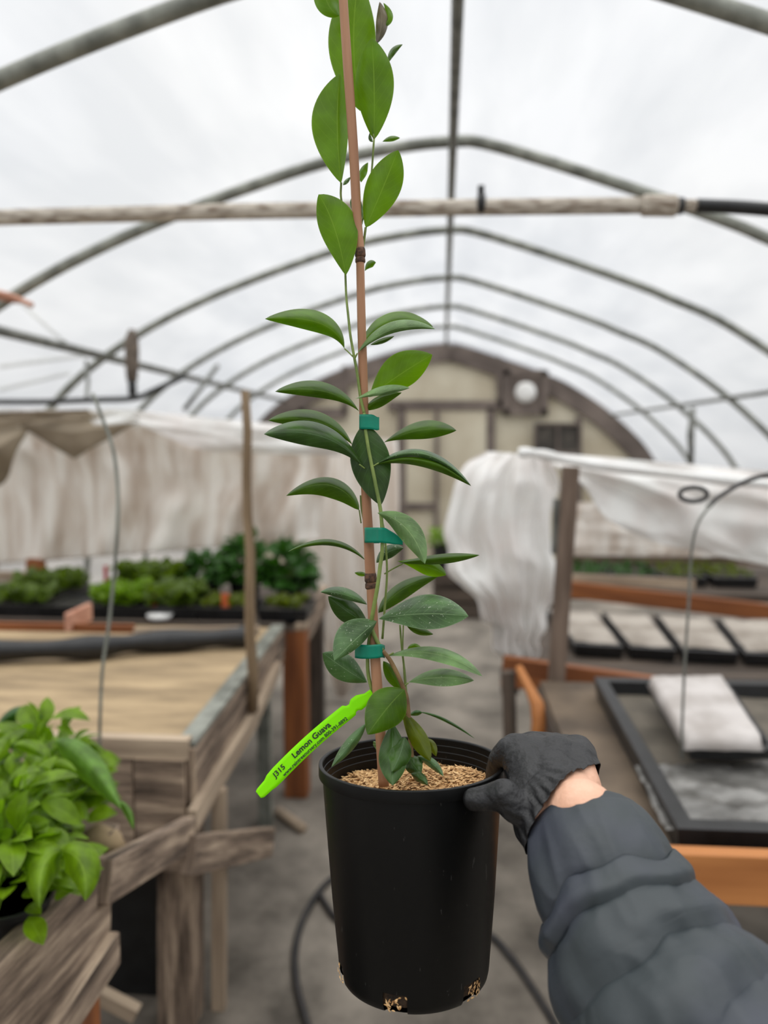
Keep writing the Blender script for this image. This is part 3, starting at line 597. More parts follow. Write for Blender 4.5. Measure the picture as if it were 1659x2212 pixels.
c = PY(228,1222,3.46); g = G().beam(c, c+V((0,0,-.12)), .012, .02, up=V((0,1,0))); tag(g.build('plant_marker', 'red'), 'thin red marker standing behind the hanging grey cable', 'plant marker')
c = PY(55,1225,3.72); g = G().box(c+V((0,0,-.03)), c+V((.08,.06,.04))); tag(g.build('brick', 'redwood', bevel=.004), 'dark reddish block below the cloth at the far left', 'block')
c = PY(0,1250,3.85); g = G().beam(PY(-40,1245,3.73), PY(120,1245,3.73), .03, .05); tag(g.build('board', 'weather_pale'), 'pale board behind the seedlings at the far left', 'board')
# far-right plants
def onr(px, Y, z): q = PY(px, 1250, Y); return V((q.x, q.y, z))
for px_, m_, lb in ((1275,'bush','dark low plant tray on the far right bench, nearest the brown post'),(1375,'bush','dark low plant tray in the middle of the far right bench'),(1480,'olive','low tray with yellowish plants under the dingy cloth at right'),(1590,'olive','yellowish plant tray at the right edge of the far bench')):
    a, b_ = onr(px_-45,4.5,.70), onr(px_+45,4.5,.70); t_ = tray(a, b_, b_+V((0,.5,0)), a+V((0,.5,0)), .702, .06, lb, fill='soil_dark', fz=.9, group='low plant trays on the far right bench')
    g = G()
    for _ in range(70):
        p = V((random.uniform(a.x, b_.x), random.uniform(4.52,4.98), .76)); s_ = random.uniform(.02,.045); leafgeo(g, p, p+V((random.uniform(-1,1), random.uniform(-1,1), 1)).normalized()*s_, V((0,-.3,1)), s_*.4, .1, nu=4, nv=2)
    tag(g.build('seedlings', m_, t_, smooth=True), kind='stuff')
# crate + pot far down the path
a, b_ = PY(935,1245,6.6), PY(1060,1330,6.6)
cr_ = thing('wooden_crate', (a.x,6.6,0), 'dark brown crate standing at the far end of the path', 'crate')
g = G()
for i in range(3): g.box((a.x, 6.6, .02+i*.13), (b_.x, 6.63, .13+i*.13)); g.box((a.x, 7.1, .02+i*.13), (b_.x, 7.13, .13+i*.13)); g.box((a.x, 6.63, .02+i*.13), (a.x+.02, 7.1, .13+i*.13)); g.box((b_.x-.02, 6.63, .02+i*.13), (b_.x, 7.1, .13+i*.13))
g.build('slats', 'weather_dark', cr_)
g = G().box((a.x, 6.6, .39), (b_.x, 7.13, .41)); g.build('crate_top', 'weather_dark', cr_)
pc = PY(955,1242,6.8); pc.z = .411
potted('potted_plant', V((pc.x, 6.8, .411)), .19, .21, .09, .20, 40, .09, 'lime', 'small black pot with a bright green plant on the dark crate down the path')
# hoses on the path
g = G().tube(curve([PZ(x, y, .012) for x, y in ((760,1880),(722,1895),(690,1925),(655,1985),(638,2050),(640,2120),(660,2200),(690,2290))]), .011, 8); tag(g.build('garden_hose', 'hose', smooth=True), 'dark hose looping on the path just left of the black pot', 'hose')
g = G().tube(curve([PZ(x, y, .012) for x, y in ((690,1925),(705,1955),(740,1990),(850,2010),(960,1985),(1050,2015),(1105,2070),(1160,2150),(1215,2240))]), .011, 8); tag(g.build('garden_hose', 'hose', smooth=True), 'dark hose passing behind the black pot toward the sleeve', 'hose')
# slim weed plant behind pot on path: leaves rising
# ---- foreground left potted herbs on bench C
def fgpot(px, py, d, pw, ph, label, leaves, n_, size, fr, fz, mat='lime'):
    top = D(px, py, d); c = V((top.x, top.y, .762)); t_ = thing('potted_herb', c, label, 'potted plant', 'leafy plants on the near left bench')
    plantpot(c, pw, ph).build('pot', 'black', t_)
    g = G(); g.tube([c+V((0,0,ph*.8)), c+V((0,0,ph*.84))], pw*.44, 20); g.build('soil', 'soil_dark', t_)
    g = G(); bunch(g, c+V((0,0,ph)), fr, fr, fz, n_, size, .25); g.build('foliage', mat, t_, smooth=True)
    return t_
h1 = fgpot(20,1880,1.16,.12,.10,'leafy bright green potted plant at the left edge, front of the near bench',[],210,.056,.085,.19)
h2 = fgpot(95,1760,1.40,.12,.10,'taller leafy green potted plant with a big drooping leaf, on the near left bench',[],210,.056,.085,.19)
h3 = fgpot(-75,1700,1.36,.12,.10,'leafy green potted plant partly cut off by the left edge of the photo',[],120,.06,.09,.16)
def seg(v0, v1, d): return D(v0[0], v0[1], d)
def pxleaf(g, B, Mi, T, wl, wr, dB=.69, dT=.69, dl=0, dr=0, pk=.5, nu=26, nv=12, pw=.8, archd=0, cup=2.0, wave=0):
    """leaf whose midrib runs B-Mi-T as measured in the photo; wl/wr half widths seen left/right of it; dl/dr depth of the edges"""
    B = V((B[0], B[1])); Mi = V((Mi[0], Mi[1])); T = V((T[0], T[1])); C_ = Mi*2-(B+T)*.5; ex = math.log(.5)/math.log(pk)
    sd_ = random.random()*50
    def fn(u, v):
        p = B*(1-u)**2+C_*2*u*(1-u)+T*u*u; t = (C_-B)*2*(1-u)+(T-C_)*2*u
        if t.length < 1e-6: t = T-B
        t.normalize(); nrm = V((t.y, -t.x)); x = (v-.5)*2
        w_ = max(0, math.sin(math.pi*min(1, u**ex)))**pw
        wl_, wr_ = wl, wr; off = -x*w_*(wl_ if x < 0 else wr_)*1.0
        p = p+nrm*off
        dd = lerp(dB, dT, u)+archd*math.sin(math.pi*u)+abs(x)**cup*w_*(dl if x < 0 else dr)+wave*w_*abs(x)*math.sin(u*16+sd_+x*2)
        return D(p.x, p.y, dd)
    g.grid(fn, nu, nv, flip=True); return g
def L(par, mat, *a, **k): g = G(); pxleaf(g, *a, **k); return g.build('leaf', mat, par, smooth=True)
L(h2, 'droop', (120,1600),(190,1650),(262,1748), 30, 34, dB=1.30, dT=1.2, dl=.03, dr=.03, pk=.45)
L(h2, 'droop', (255,1730),(275,1752),(288,1792), 9, 9, dB=1.24, dT=1.22, dl=.01, dr=.01)
L(h2, 'bush', (-10,1575),(40,1540),(92,1552), 14, 18, dB=1.45, dT=1.4, dl=.04, dr=.02)
L(h2, 'lime', (50,1600),(80,1640),(30,1690), 30, 28, dB=1.33, dT=1.2, dl=.02, dr=.02)
L(h1, 'lime', (133,1838),(92,1874),(86,1962), 36, 40, dB=1.09, dT=1.03, dl=.03, dr=.03, pk=.42)
L(h1, 'lime', (133,1838),(176,1868),(184,1946), 42, 38, dB=1.09, dT=1.04, dl=.03, dr=.03, pk=.45)
L(h1, 'lime', (20,1720),(90,1740),(190,1700), 14, 16, dB=1.25, dT=1.2, dl=.03, dr=.02)
L(h1, 'lime', (60,1780),(110,1790),(140,1840), 14, 16, dB=1.22, dT=1.2, dl=.03, dr=.02)
for i in range(26):
    a = random.uniform(0, 6.28); bx, by = random.uniform(-10,110), random.uniform(1590,1880); ln = random.uniform(50,95)
    tx, ty = bx+ln*math.cos(a), by+ln*.75*math.sin(a)+15
    L(random.choice((h1,h2)), 'lime', (bx,by), ((bx+tx)/2, (by+ty)/2-10), (tx,ty), random.uniform(11,20), random.uniform(11,20), dB=random.uniform(1.25,1.32), dT=random.uniform(1.18,1.28), dl=.02, dr=.02, nu=12, nv=6)

# ============================================================ THE POTTED GUAVA
RC = D(889, 1644, .69)                                     # centre of the rim
AX = V((-.02, math.sin(math.radians(7.0)), math.cos(math.radians(6.5)))).normalized()
EX = V((1,0,0)); EX = (EX-AX*EX.dot(AX)).normalized(); EY = AX.cross(EX)      # EY points away from the camera
def PT(r_, th, z): return RC+EX*(r_*math.cos(th))+EY*(r_*math.sin(th))+AX*z
gu = thing('potted_guava', PT(0,0,-.1855), 'leafy guava in a deep black nursery pot, held up by the gloved hand', 'potted plant')
PR = [(.0827,.0004),(.0831,0),(.0832,-.0005),(.0832,-.0090),(.0830,-.0098),(.0815,-.0100),(.0800,-.0102),(.0794,-.0108),(.0793,-.020),(.0760,-.065),(.0722,-.115),(.0690,-.150),(.0672,-.168),(.0669,-.1725),(.0662,-.178),(.0652,-.182),(.0636,-.1845),(.06,-.1855),(.03,-.1855),(.001,-.1855)]
INN = [(.0815,.0006),(.0800,.0004),(.0794,-.0005),(.0790,-.006),(.0784,-.0065),(.0780,-.012),(.0774,-.0125),(.0770,-.018),(.0764,-.0185),(.0755,-.05),(.0705,-.12)]
SEG = 144
hole = [(math.radians(-101), 9.5), (math.radians(-41), 9.5), (math.radians(-161), 9.5), (math.radians(19), 9.5), (math.radians(79), 9.5), (math.radians(139), 9.5)]
g = G(); full = INN[::-1]+PR; k = len(full); vs = []; fs = []
for i, (r_, z) in enumerate(full):
    for s_ in range(SEG): vs.append(PT(r_, 2*math.pi*s_/SEG, z))
for i in range(k-1):
    zc = (full[i][1]+full[i+1][1])/2
    for s_ in range(SEG):
        th = 2*math.pi*(s_+.5)/SEG; cut = False
        if i >= len(INN) and zc < -.1682:
            for hc, hw in hole:
                if abs((th-hc+math.pi) % (2*math.pi)-math.pi) < math.radians(hw) and full[i][0] > .061: cut = True
        if not cut: s2 = (s_+1) % SEG; fs.append((i*SEG+s_, i*SEG+s2, (i+1)*SEG+s2, (i+1)*SEG+s_))
g.add(vs, fs); pot = g.build('pot', 'pot', gu, smooth=True)
md = pot.modifiers.new('edge', 'EDGE_SPLIT'); md.split_angle = math.radians(28)
# root ball seen through the drain holes
def fn(u, v):
    th = 2*math.pi*v; z = lerp(-.045, -.184, u); r_ = lerp(.0735, .0635, u)
    if u > .98: r_ = .052
    p = PT(r_, th, z); return p+(p-PT(0,0,z)).normalized()*(.0012*noise.noise(p*260))
g = G().grid(fn, 60, 160); g.build('potting_mix', 'soil', gu, smooth=True)
# husks: surface and loose flakes
g = G()
def mz(x, y): return -.0275+.011*math.exp(-((x-.015)**2+(y-.01)**2)/.0016)+.006*noise.noise(V((x*28, y*28, 3)))+.008*math.exp(-((x-.045)**2+(y-.02)**2)/.0006)
def fn(u, v): th = 2*math.pi*v; r_ = .0758*u; return PT(r_, th, mz(r_*math.cos(th), r_*math.sin(th))-.001)
g.grid(fn, 24, 60)
def husk(g, p, d, n_, L_, w_):
    s_ = d.cross(n_).normalized(); q = n_*(w_*.55)
    g.add([p-d*L_, p-d*L_*.4-s_*w_, p-d*L_*.4+s_*w_, p-d*L_*.4+q, p+d*L_*.4-s_*w_, p+d*L_*.4+s_*w_, p+d*L_*.4+q, p+d*L_], [(0,1,3),(0,3,2),(1,4,6,3),(3,6,5,2),(4,7,6),(6,7,5)])
for i in range(3600):
    r_ = .0750*math.sqrt(random.random()); th = random.uniform(0, 2*math.pi); x, y = r_*math.cos(th), r_*math.sin(th)
    p = PT(r_, th, mz(x, y)+random.uniform(0,.0016)); a = random.uniform(0, 6.28)
    d = (EX*math.cos(a)+EY*math.sin(a)+AX*random.uniform(-.35,.5)).normalized(); nn = (AX+EX*random.uniform(-.5,.5)+EY*random.uniform(-.5,.5)).normalized()
    husk(g, p, d, nn, random.uniform(.0030,.0054), random.uniform(.0007,.0012))
tag(g.build('husk_mulch', 'husk', gu), kind='stuff')
g = G()
for hc, kk, bright in ((-41, 34, 1), (-101, 22, 0), (-161, 16, 0)):
    for _ in range(kk):
        th = math.radians(hc+random.uniform(-8,9)); hz = random.uniform(-.182,-.170); o_ = EX*math.cos(th)+EY*math.sin(th); s_ = AX.cross(o_); ha = random.uniform(0,3.1)
        husk(g, PT(.0664+.0012*random.random(), th, hz), (AX*math.cos(ha)+s_*math.sin(ha)+o_*random.uniform(-.3,.3)).normalized(), o_, random.uniform(.0012,.0026), random.uniform(.0004,.0008))
tag(g.build('loose_husks', 'husk', gu), kind='stuff')

# --- stems
def stem(pts, r0, r1, mat='stem', d=.69):
    q = curve([D(p[0], p[1], p[2] if len(p) > 2 else d) for p in pts], 6); k = len(q)
    return G().tube(q, [lerp(r0, r1, i/(k-1)) for i in range(k)], 10).build('stem', mat, gu, smooth=True)
stem([(893,1662,.665),(888,1620,.668),(884,1560,.672),(879,1510,.674),(872,1488,.674),(858,1455,.674),(842,1425,.674),(826,1405,.672)], .0021, .0019, 'stem_brown')
stem([(826,1405,.672),(812,1380,.674),(802,1352,.674),(806,1320,.672),(815,1270,.670),(821,1225,.670),(826,1180,.670),(823,1110,.672),(812,1050,.674),(804,1010,.676),(796,970,.678),(789,925,.680),(787,893,.684)], .0019, .0015)
stem([(787,893,.684),(779,860,.686),(772,810,.686),(764,765,.686),(757,725,.686),(752,680,.688),(748,640,.690),(746,590,.692)], .0014, .0010)
stem([(746,590,.692),(758,540,.70),(770,500,.70),(785,470,.70),(797,420,.70),(803,370,.70),(808,300,.695)], .0010, .0009)
stem([(806,1500,.678),(796,1460,.678),(794,1425,.678),(797,1385,.678),(803,1345,.676)], .0016, .0016)
stem([(797,1310,.70),(795,1260,.702),(792,1200,.702),(788,1140,.702),(781,1100,.702),(779,1070,.70)], .0010, .0009)
stem([(826,1380,.70),(832,1300,.70),(836,1230,.70),(830,1150,.70),(820,1100,.70)], .0011, .0009)
stem([(737,394,.695),(737,430,.70),(750,480,.70),(768,520,.70)], .0010, .0010)
stem([(808,300,.695),(800,240,.70),(785,240,.71),(778,160,.715)], .0010, .0009)
stem([(790,491,.690),(784,540,.695),(782,580,.695)], .0011, .0011)
stem([(887,1660,.690),(890,1600,.70),(880,1520,.71),(874,1450,.715),(868,1400,.715),(864,1350,.715)], .0012, .0009)
stem([(876,1500,.70),(872,1440,.70),(870,1400,.70),(872,1330,.70)], .0008, .0006)
stem([(788,1012,.676),(776,1003,.674)], .0006, .0006); stem([(806,1007,.676),(818,1000,.676)], .0006, .0006)
stem([(772,763,.684),(766,775,.686)], .0007, .0008)
stem([(838,1417,.676),(850,1410,.675)], .0007, .0007); stem([(882,1475,.676),(873,1482,.676)], .0007, .0007)
stem([(870,1218,.695),(850,1228,.70),(830,1240,.70)], .0006, .0007)
stem([(744,753,.69),(752,760,.69),(762,770,.687)], .0006, .0007)
stem([(776,1102,.695),(780,1130,.70)], .0006, .0006)

# --- leaves: (material, base, middle, tip, left half, right half, depth base, depth tip, edge depths...)
LV = [
 ('young', (778,240),(764,90),(776,-50), 55,48, .715,.715, .010,.010, .50, {}),
 ('young', (808,302),(808,180),(803,82), 40,43, .695,.690, .008,.008, .50, {}),
 ('young', (737,396),(729,270),(735,159), 56,24, .690,.696, .006,.016, .52, {'cup':1.3}),
 ('young', (790,492),(829,401),(860,324), 38,38, .688,.682, .008,.008, .50, {}),
 ('young', (747,595),(722,492),(688,420), 32,50, .678,.680, .008,.008, .52, {}),
 ('young', (733,34),(705,0),(695,-70), 26,26, .70,.70, .01,.01, .5, {}),
 ('bronze', (813,95),(824,50),(820,4), 12,14, .712,.712, .005,.006, .5, {}),
 ('young', (822,60),(840,38),(828,6), 8,9, .716,.716, .004,.004, .5, {}),
 ('mature', (839,136),(850,112),(870,96), 8,6, .72,.72, .006,.004, .5, {}),
 ('young', (826,306),(844,300),(864,298), 6,6, .715,.715, .006,.006, .55, {}),
 ('young', (780,394),(783,372),(795,351), 7,10, .715,.715, .005,.005, .5, {}),
 ('pale', (741,400),(748,392),(758,382), 4,5, .71,.71, .004,.004, .5, {}),
 ('young', (788,586),(798,572),(812,567), 8,8, .71,.71, .006,.006, .6, {}),
 ('pale', (783,486),(781,455),(778,432), 3,4, .705,.705, .004,.004, .5, {}),
 ('mature', (806,306),(800,300),(799,287), 4,4, .712,.712, .004,.004, .5, {}),
 ('mature', (760,452),(760,436),(764,424), 4,4, .712,.712, .004,.004, .5, {}),
 # middle
 ('young', (744,753),(690,698),(572,689), 22,24, .69,.66, .012,.030, .58, {}),
 ('young', (774,758),(842,696),(936,706), 20,10, .71,.72, .030,.010, .55, {}),
 ('pale', (772,763),(848,712),(940,711), 17,8, .684,.665, .012,.004, .55, {}),
 ('mature', (800,745),(826,736),(852,726), 5,6, .70,.70, .006,.006, .5, {}),
 ('young', (797,858),(860,812),(934,766), 44,32, .700,.690, .008,.008, .58, {}),
 ('mature', (788,886),(822,862),(868,848), 8,16, .690,.672, .010,.006, .45, {}),
 ('pale', (767,862),(820,848),(885,838), 13,7, .676,.660, .012,.002, .62, {}),
 ('mature', (776,889),(702,846),(594,846), 16,20, .686,.660, .006,.026, .60, {}),
 ('mature', (762,962),(690,912),(579,908), 20,22, .705,.69, .010,.026, .60, {}),
 ('deep', (786,1011),(698,944),(570,938), 27,27, .676,.640, .004,.024, .62, {}),
 ('deep', (788,915),(801,1000),(823,1092), 43,43, .680,.676, .006,.006, .48, {}),
 ('mature', (829,956),(905,930),(986,930), 20,20, .70,.69, .024,.006, .60, {}),
 ('old', (818,1000),(920,982),(1018,1050), 9,9, .676,.655, .026,.006, .45, {}),
 ('mature', (812,1004),(918,996),(1018,1050), 6,14, .677,.656, .004,.010, .55, {}),
 ('mature', (776,1102),(712,1048),(618,1071), 27,17, .694,.675, .006,.024, .45, {}),
 ('pale', (815,1108),(878,1142),(918,1218), 26,24, .668,.640, .010,.010, .55, {}),
 ('mature', (790,1211),(715,1172),(622,1192), 7,7, .70,.70, .004,.020, .5, {}),
 ('mature', (862,1216),(948,1206),(1036,1199), 9,13, .695,.680, .02,.006, .55, {}),
 ('young', (858,1212),(915,1222),(964,1242), 17,18, .705,.705, .010,.008, .62, {}),
 ('old', (813,1216),(840,1192),(872,1184), 14,14, .700,.700, .008,.008, .5, {}),
 ('young', (795,1241),(780,1240),(766,1237), 5,5, .71,.71, .004,.004, .5, {}),
 ('mature', (817,1324),(872,1272),(948,1244), 16,20, .702,.72, .020,.008, .45, {}),
 # lower
 ('old', (793,1306),(742,1284),(692,1279), 10,15, .684,.668, .004,.020, .50, {}),
 ('deep', (795,1349),(752,1322),(709,1288), 24,24, .694,.690, .008,.010, .52, {}),
 ('old', (818,1337),(912,1326),(1012,1331), 42,34, .676,.640, .034,-.004, .58, {}),
 ('old', (814,1342),(770,1380),(722,1427), 16,44, .670,.648, .004,.018, .52, {}),
 ('old', (793,1474),(744,1444),(697,1410), 28,30, .692,.690, .008,.012, .55, {}),
 ('mature', (878,1350),(905,1362),(936,1370), 9,9, .70,.70, .008,.006, .5, {}),
 ('young', (880,1402),(895,1396),(912,1402), 6,5, .715,.715, .004,.004, .5, {}),
 ('pale', (838,1417),(946,1414),(1042,1461), 16,16, .676,.640, .022,-.004, .55, {}),
 ('pale', (882,1474),(946,1464),(1024,1470), 20,19, .676,.650, .026,-.004, .58, {}),
 ('mature', (868,1492),(848,1460),(828,1428), 15,15, .695,.692, .006,.006, .5, {}),
 ('mature', (874,1490),(836,1530),(794,1587), 42,44, .655,.632, .008,.008, .50, {}),
 ('olive', (864,1528),(898,1584),(930,1644), 19,20, .676,.650, .006,.006, .60, {}),
 ('olive', (918,1595),(934,1610),(942,1634), 8,12, .680,.672, .006,.006, .5, {}),
 ('deep', (848,1560),(848,1630),(848,1697), 32,30, .664,.628, .006,.006, .55, {}),
 ('deep', (874,1592),(864,1630),(846,1667), 24,24, .655,.632, .006,.006, .5, {}),
 ('deep', (880,1628),(893,1652),(910,1672), 20,19, .668,.650, .006,.006, .52, {}),
 ('old', (900,1634),(932,1648),(958,1677), 10,10, .668,.640, .008,.006, .5, {}),
 ('deep', (888,1672),(906,1680),(924,1696), 12,10, .650,.636, .006,.006, .5, {}),
 ('old', (792,1562),(758,1606),(716,1657), 12,13, .680,.650, .004,.010, .52, {}),
 ('bush', (905,1538),(960,1555),(1026,1596), 3.5,3.5, .73,.74, .004,.004, .5, {}),
 ('bush', (884,1545),(900,1540),(912,1540), 6,6, .73,.73, .004,.004, .5, {}),
 ('pale', (806,1602),(811,1608),(813,1620), 5,5, .70,.70, .004,.004, .5, {}),
]
for m_, B, Mi, T, wl, wr, dB, dT, dl, dr, pk, kw in LV:
    L(gu, m_, B, Mi, T, wl, wr, dB=dB, dT=dT, dl=dl, dr=dr, pk=pk, wave=.0012, **kw)

# --- bamboo cane
cane = [(829,1698,.664,11.5),(824,1620,.668,11.5),(816,1500,.674,11.5),(808,1380,.680,11),(802,1262,.684,11),(800,1240,.684,11.5),(796,1160,.686,11),(790,1050,.688,10.5),(787,930,.690,10.5),(784,800,.690,10),(781,700,.690,9.5),(778,566,.690,9),(777,540,.690,10.5),(771,470,.690,10.5),(764,330,.690,10.5),(753,170,.690,10.5),(744,40,.690,10),(736,-90,.690,10)]
cq = curve([D(c[0], c[1], c[2]) for c in cane], 5); k = len(cq)
rr_ = [interp([(i/(len(cane)-1), c[3]/F*c[2]) for i, c in enumerate(cane)], j/(k-1)) for j in range(k)]
ck = thing('bamboo_stake', cq[0], 'tall brown bamboo cane tied to the guava and stuck in the pot', 'plant stake')
G().tube(cq, rr_, 14).build('cane', 'bamboo', ck, smooth=True)
for (x0, y0, x1, y1, dd, r_) in ((777.5,536,778.5,556,.690,10.6),(778,557,778.5,568,.690,9.9),(800,1238,801,1258,.684,12),(801,1259,801.5,1272,.684,11.6)):
    r_ = r_/F*dd+.0004; a, b_ = D(x0,y0,dd), D(x1,y1,dd); G().tube([a, a.lerp(b_,.2), a.lerp(b_,.8), b_], [r_*.9, r_, r_*1.02, r_*.9], 14).build('cane_node', 'bamboo_node', ck, smooth=True)

# --- green ties
def tie(cx, cy, d, hpx, pts, label, sk=0):
    """pts: list of (px offset x, depth offset, px offset y, height scale) along the tape"""
    q = curve([V((a, b_, c)) for a, b_, c, _ in pts], 6); k = len(q); hs = [interp([(i/(len(pts)-1), p[3]) for i, p in enumerate(pts)], j/(k-1)) for j in range(k)]
    def fn(u, v):
        f_ = u*(k-1); i = min(int(f_), k-2); p = q[i].lerp(q[i+1], f_-i); h_ = hs[i]
        return D(cx+p.x, cy+p.z+(v-.5)*hpx*h_, d+p.y)
    tag(G().grid(fn, k*2, 6).build('plant_tie', 'tape', smooth=True, solid=.0004), label, 'plant tie', 'green tape ties on the guava')
tie(790,911,.688,32, [(12,.010,0,1),(0,.013,0,1),(-12,.006,0,1),(-13,-.006,0,1),(-4,-.010,0,1),(8,-.010,0,1),(16,-.008,1,1),(24,-.007,4,.9),(29,-.006,4,.85)], 'uppermost green tape tie around the cane and stem')
tie(812,1157,.680,33, [(8,.014,0,1),(-10,.016,0,1),(-23,.008,-1,1),(-23,-.003,-1,1),(-12,-.008,-1,1),(0,-.012,-1,1),(8,-.015,-1,1),(20,-.013,0,1),(38,-.010,6,.75),(58,-.008,14,.35)], 'middle green tape tie, with its tail under the pale drooping leaf')
tie(800,1408,.676,30, [(20,.012,0,1),(0,.014,0,1),(-22,.008,0,1),(-33,.0,-2,1),(-24,-.006,-1,1),(-10,-.008,0,1),(0,-.009,0,1),(14,-.009,-1,1),(25,-.006,-2,.95),(31,.002,0,.9)], 'lowest green tape tie, just above the lime plant label')

# --- lime label
TA = D(558,1717,.648); TB = D(800,1500,.674); TD = (TB-TA).normalized(); TL = (TB-TA).length; toC = (CP-(TA+TB)/2).normalized(); TU = toC.cross(TD).normalized()
if TU.dot(CU) < 0: TU = -TU
TN = TD.cross(TU); TN = TN if TN.dot(toC) > 0 else -TN
hw = 17.5/F*.65
def tp(s_, v_, lift=0): return TA+TD*(s_*TL)+TU*(v_*hw+.0035*math.sin(math.pi*s_))+TN*lift
wprof = [(0,.50),(.02,.62),(.09,.70),(.12,.92),(.18,1),(.70,1.0),(.795,1.0),(.805,1),(.82,.68),(.845,.62),(.865,.9),(.875,1),(.92,1.0),(.95,.75),(.97,.55),(1.06,.5),(1.16,.42)]
wlow = [(0,.50),(.02,.72),(.09,.84),(.12,.96),(.18,1),(.80,1.0),(.835,.96),(.845,.70),(.865,.66),(.885,.92),(.92,.9),(.95,.7),(.97,.5),(1.06,.45),(1.16,.42)]
lb = thing('plant_label', TA, 'bright lime green plastic plant label with black lettering, leaning out over the pot rim', 'plant label')
def fn(u, v): s_ = u*1.02; return tp(s_, lerp(-interp(wlow, s_), interp(wprof, s_), v))
G().grid(fn, 150, 4).build('label_strip', 'tag', lb, smooth=True, solid=.0005)
def lettering(body, s0, v0, size, name, bold=.0, sx=1.0):
    cu = bpy.data.curves.new(name, 'FONT'); cu.body = body; cu.size = 1; cu.offset = bold; cu.resolution_u = 3
    to = bpy.data.objects.new(name+'_tmp', cu); COL.objects.link(to); bpy.context.view_layer.update()
    me = to.evaluated_get(bpy.context.evaluated_depsgraph_get()).to_mesh()
    vs = [v.co.copy() for v in me.vertices]; fs = [tuple(p.vertices) for p in me.polygons]; to.to_mesh_clear() if False else None
    bpy.data.objects.remove(to)
    g = G(); base = s0
    g.add([tp(s0+v.x*size*sx/TL, 0, .0008)+TU*(v0*hw+v.y*size) for v in vs], fs); o = g.build(name, 'ink', lb); return o
lettering('J315', .155, -.10, .0062, 'printed_code', .02, 1.1)
lettering('Lemon Guava', .33, -.10, .0068, 'printed_name', .025, 1.08)
lettering('www.raintreenursery.com 800-391-8892', .205, -.78, .0042, 'printed_address', .02, 1.02)

# ============================================================ PERSON: hand, glove, sleeve
CH = [  # chains of (px, py, depth, radius in m)
 [(1262,1760,.585,.027),(1232,1745,.610,.028),(1205,1710,.635,.028),(1185,1680,.652,.026)],
 [(1215,1790,.598,.024),(1185,1765,.612,.025),(1160,1720,.632,.023),(1150,1680,.648,.021)],
 [(1240,1700,.640,.024),(1240,1650,.662,.0185),(1246,1626,.682,.0150)],
 [(1205,1700,.640,.024),(1200,1640,.664,.0200),(1200,1618,.694,.0135)],
 [(1180,1700,.640,.022),(1155,1645,.662,.0185),(1155,1620,.682,.014)],
 [(1165,1700,.638,.020),(1130,1650,.656,.0165),(1124,1622,.668,.0135)],
]
FG = [
 [(1128,1630,.662,.0125),(1098,1622,.668,.0108),(1082,1640,.674,.0100),(1074,1668,.680,.0092),(1070,1695,.684,.0082)],
 [(1155,1622,.684,.0130),(1110,1612,.700,.0110),(1084,1634,.708,.0100),(1074,1665,.712,.0092),(1070,1690,.714,.0080)],
 [(1200,1618,.694,.0130),(1150,1606,.720,.0105),(1110,1618,.732,.0098),(1090,1648,.736,.0090),(1084,1680,.738,.0078)],
 [(1246,1626,.682,.0145),(1200,1610,.722,.0095),(1160,1612,.742,.0088),(1130,1630,.750,.0080),(1118,1655,.752,.0070)],
 [(1195,1765,.610,.0190),(1150,1755,.606,.0150),(1116,1742,.604,.0118),(1088,1716,.606,.0112),(1060,1722,.612,.0098),(1024,1727,.614,.0080)],
]
def capsule_bm(bm, a, ra, b_, rb, seg=20):
    d = b_-a; Lc = d.length; d = d/Lc; x = d.cross(V((.3,.5,.8))).normalized(); y = d.cross(x)
    rings = []
    for i in range(7): t = -math.pi/2+math.pi/2*i/6; rings.append((a+d*(ra*math.sin(t)), max(1e-5, ra*math.cos(t))))
    for i in range(7): t = math.pi/2*i/6; rings.append((b_+d*(rb*math.sin(t)), max(1e-5, rb*math.cos(t))))
    R = [[bm.verts.new(c+(x*math.cos(2*math.pi*k_/seg)+y*math.sin(2*math.pi*k_/seg))*r_) for k_ in range(seg)] for c, r_ in rings]
    for A_, B_ in zip(R, R[1:]):
        for k_ in range(seg): bm.faces.new((A_[k_], A_[(k_+1) % seg], B_[(k_+1) % seg], B_[k_]))
    bm.faces.new(R[0][::-1]); bm.faces.new(R[-1])
def organic(chains, grow, voxel, smooth, extra=None):
    bm = bmesh.new()
    for c in chains:
        pts = [(D(p[0], p[1], p[2]), p[3]+grow) for p in c]
        for (a, ra), (b_, rb) in zip(pts, pts[1:]): capsule_bm(bm, a, ra, b_, rb)
    me = bpy.data.meshes.new('tmp'); bm.to_mesh(me); bm.free(); o = bpy.data.objects.new('tmp', me); COL.objects.link(o)
    md = o.modifiers.new('r', 'REMESH'); md.mode = 'VOXEL'; md.voxel_size = voxel
    md = o.modifiers.new('s', 'SMOOTH'); md.iterations = smooth; md.factor = .5
    bpy.context.view_layer.update(); ev = o.evaluated_get(bpy.context.evaluated_depsgraph_get()); m2 = bpy.data.meshes.new_from_object(ev)
    vs = [v.co.copy() for v in m2.vertices]; fs = [tuple(p.vertices) for p in m2.polygons]; bpy.data.objects.remove(o); bpy.data.meshes.remove(m2); return vs, fs
ARM = [(1232,1742,.615),(1262,1792,.585),(1298,1852,.550),(1345,1930,.505),(1400,2020,.460),(1470,2130,.415),(1560,2280,.370),(1700,2500,.32),(1900,2900,.26)]
arm = [[(1232,1742,.616,.026),(1272,1795,.596,.027),(1298,1846,.580,.030),(1350,1960,.555,.034),(1408,2085,.530,.040),(1640,2470,.45,.046),(1830,2800,.38,.050)]]
vs, fs = organic(CH+FG+arm, -.0012, .0022, 6)
G_ = G(); G_.add(vs, fs); per = G_.build('person', 'skin', smooth=True)
tag(per, 'person reaching in from the lower right, black glove and dark puffer jacket, holding the pot', 'person')
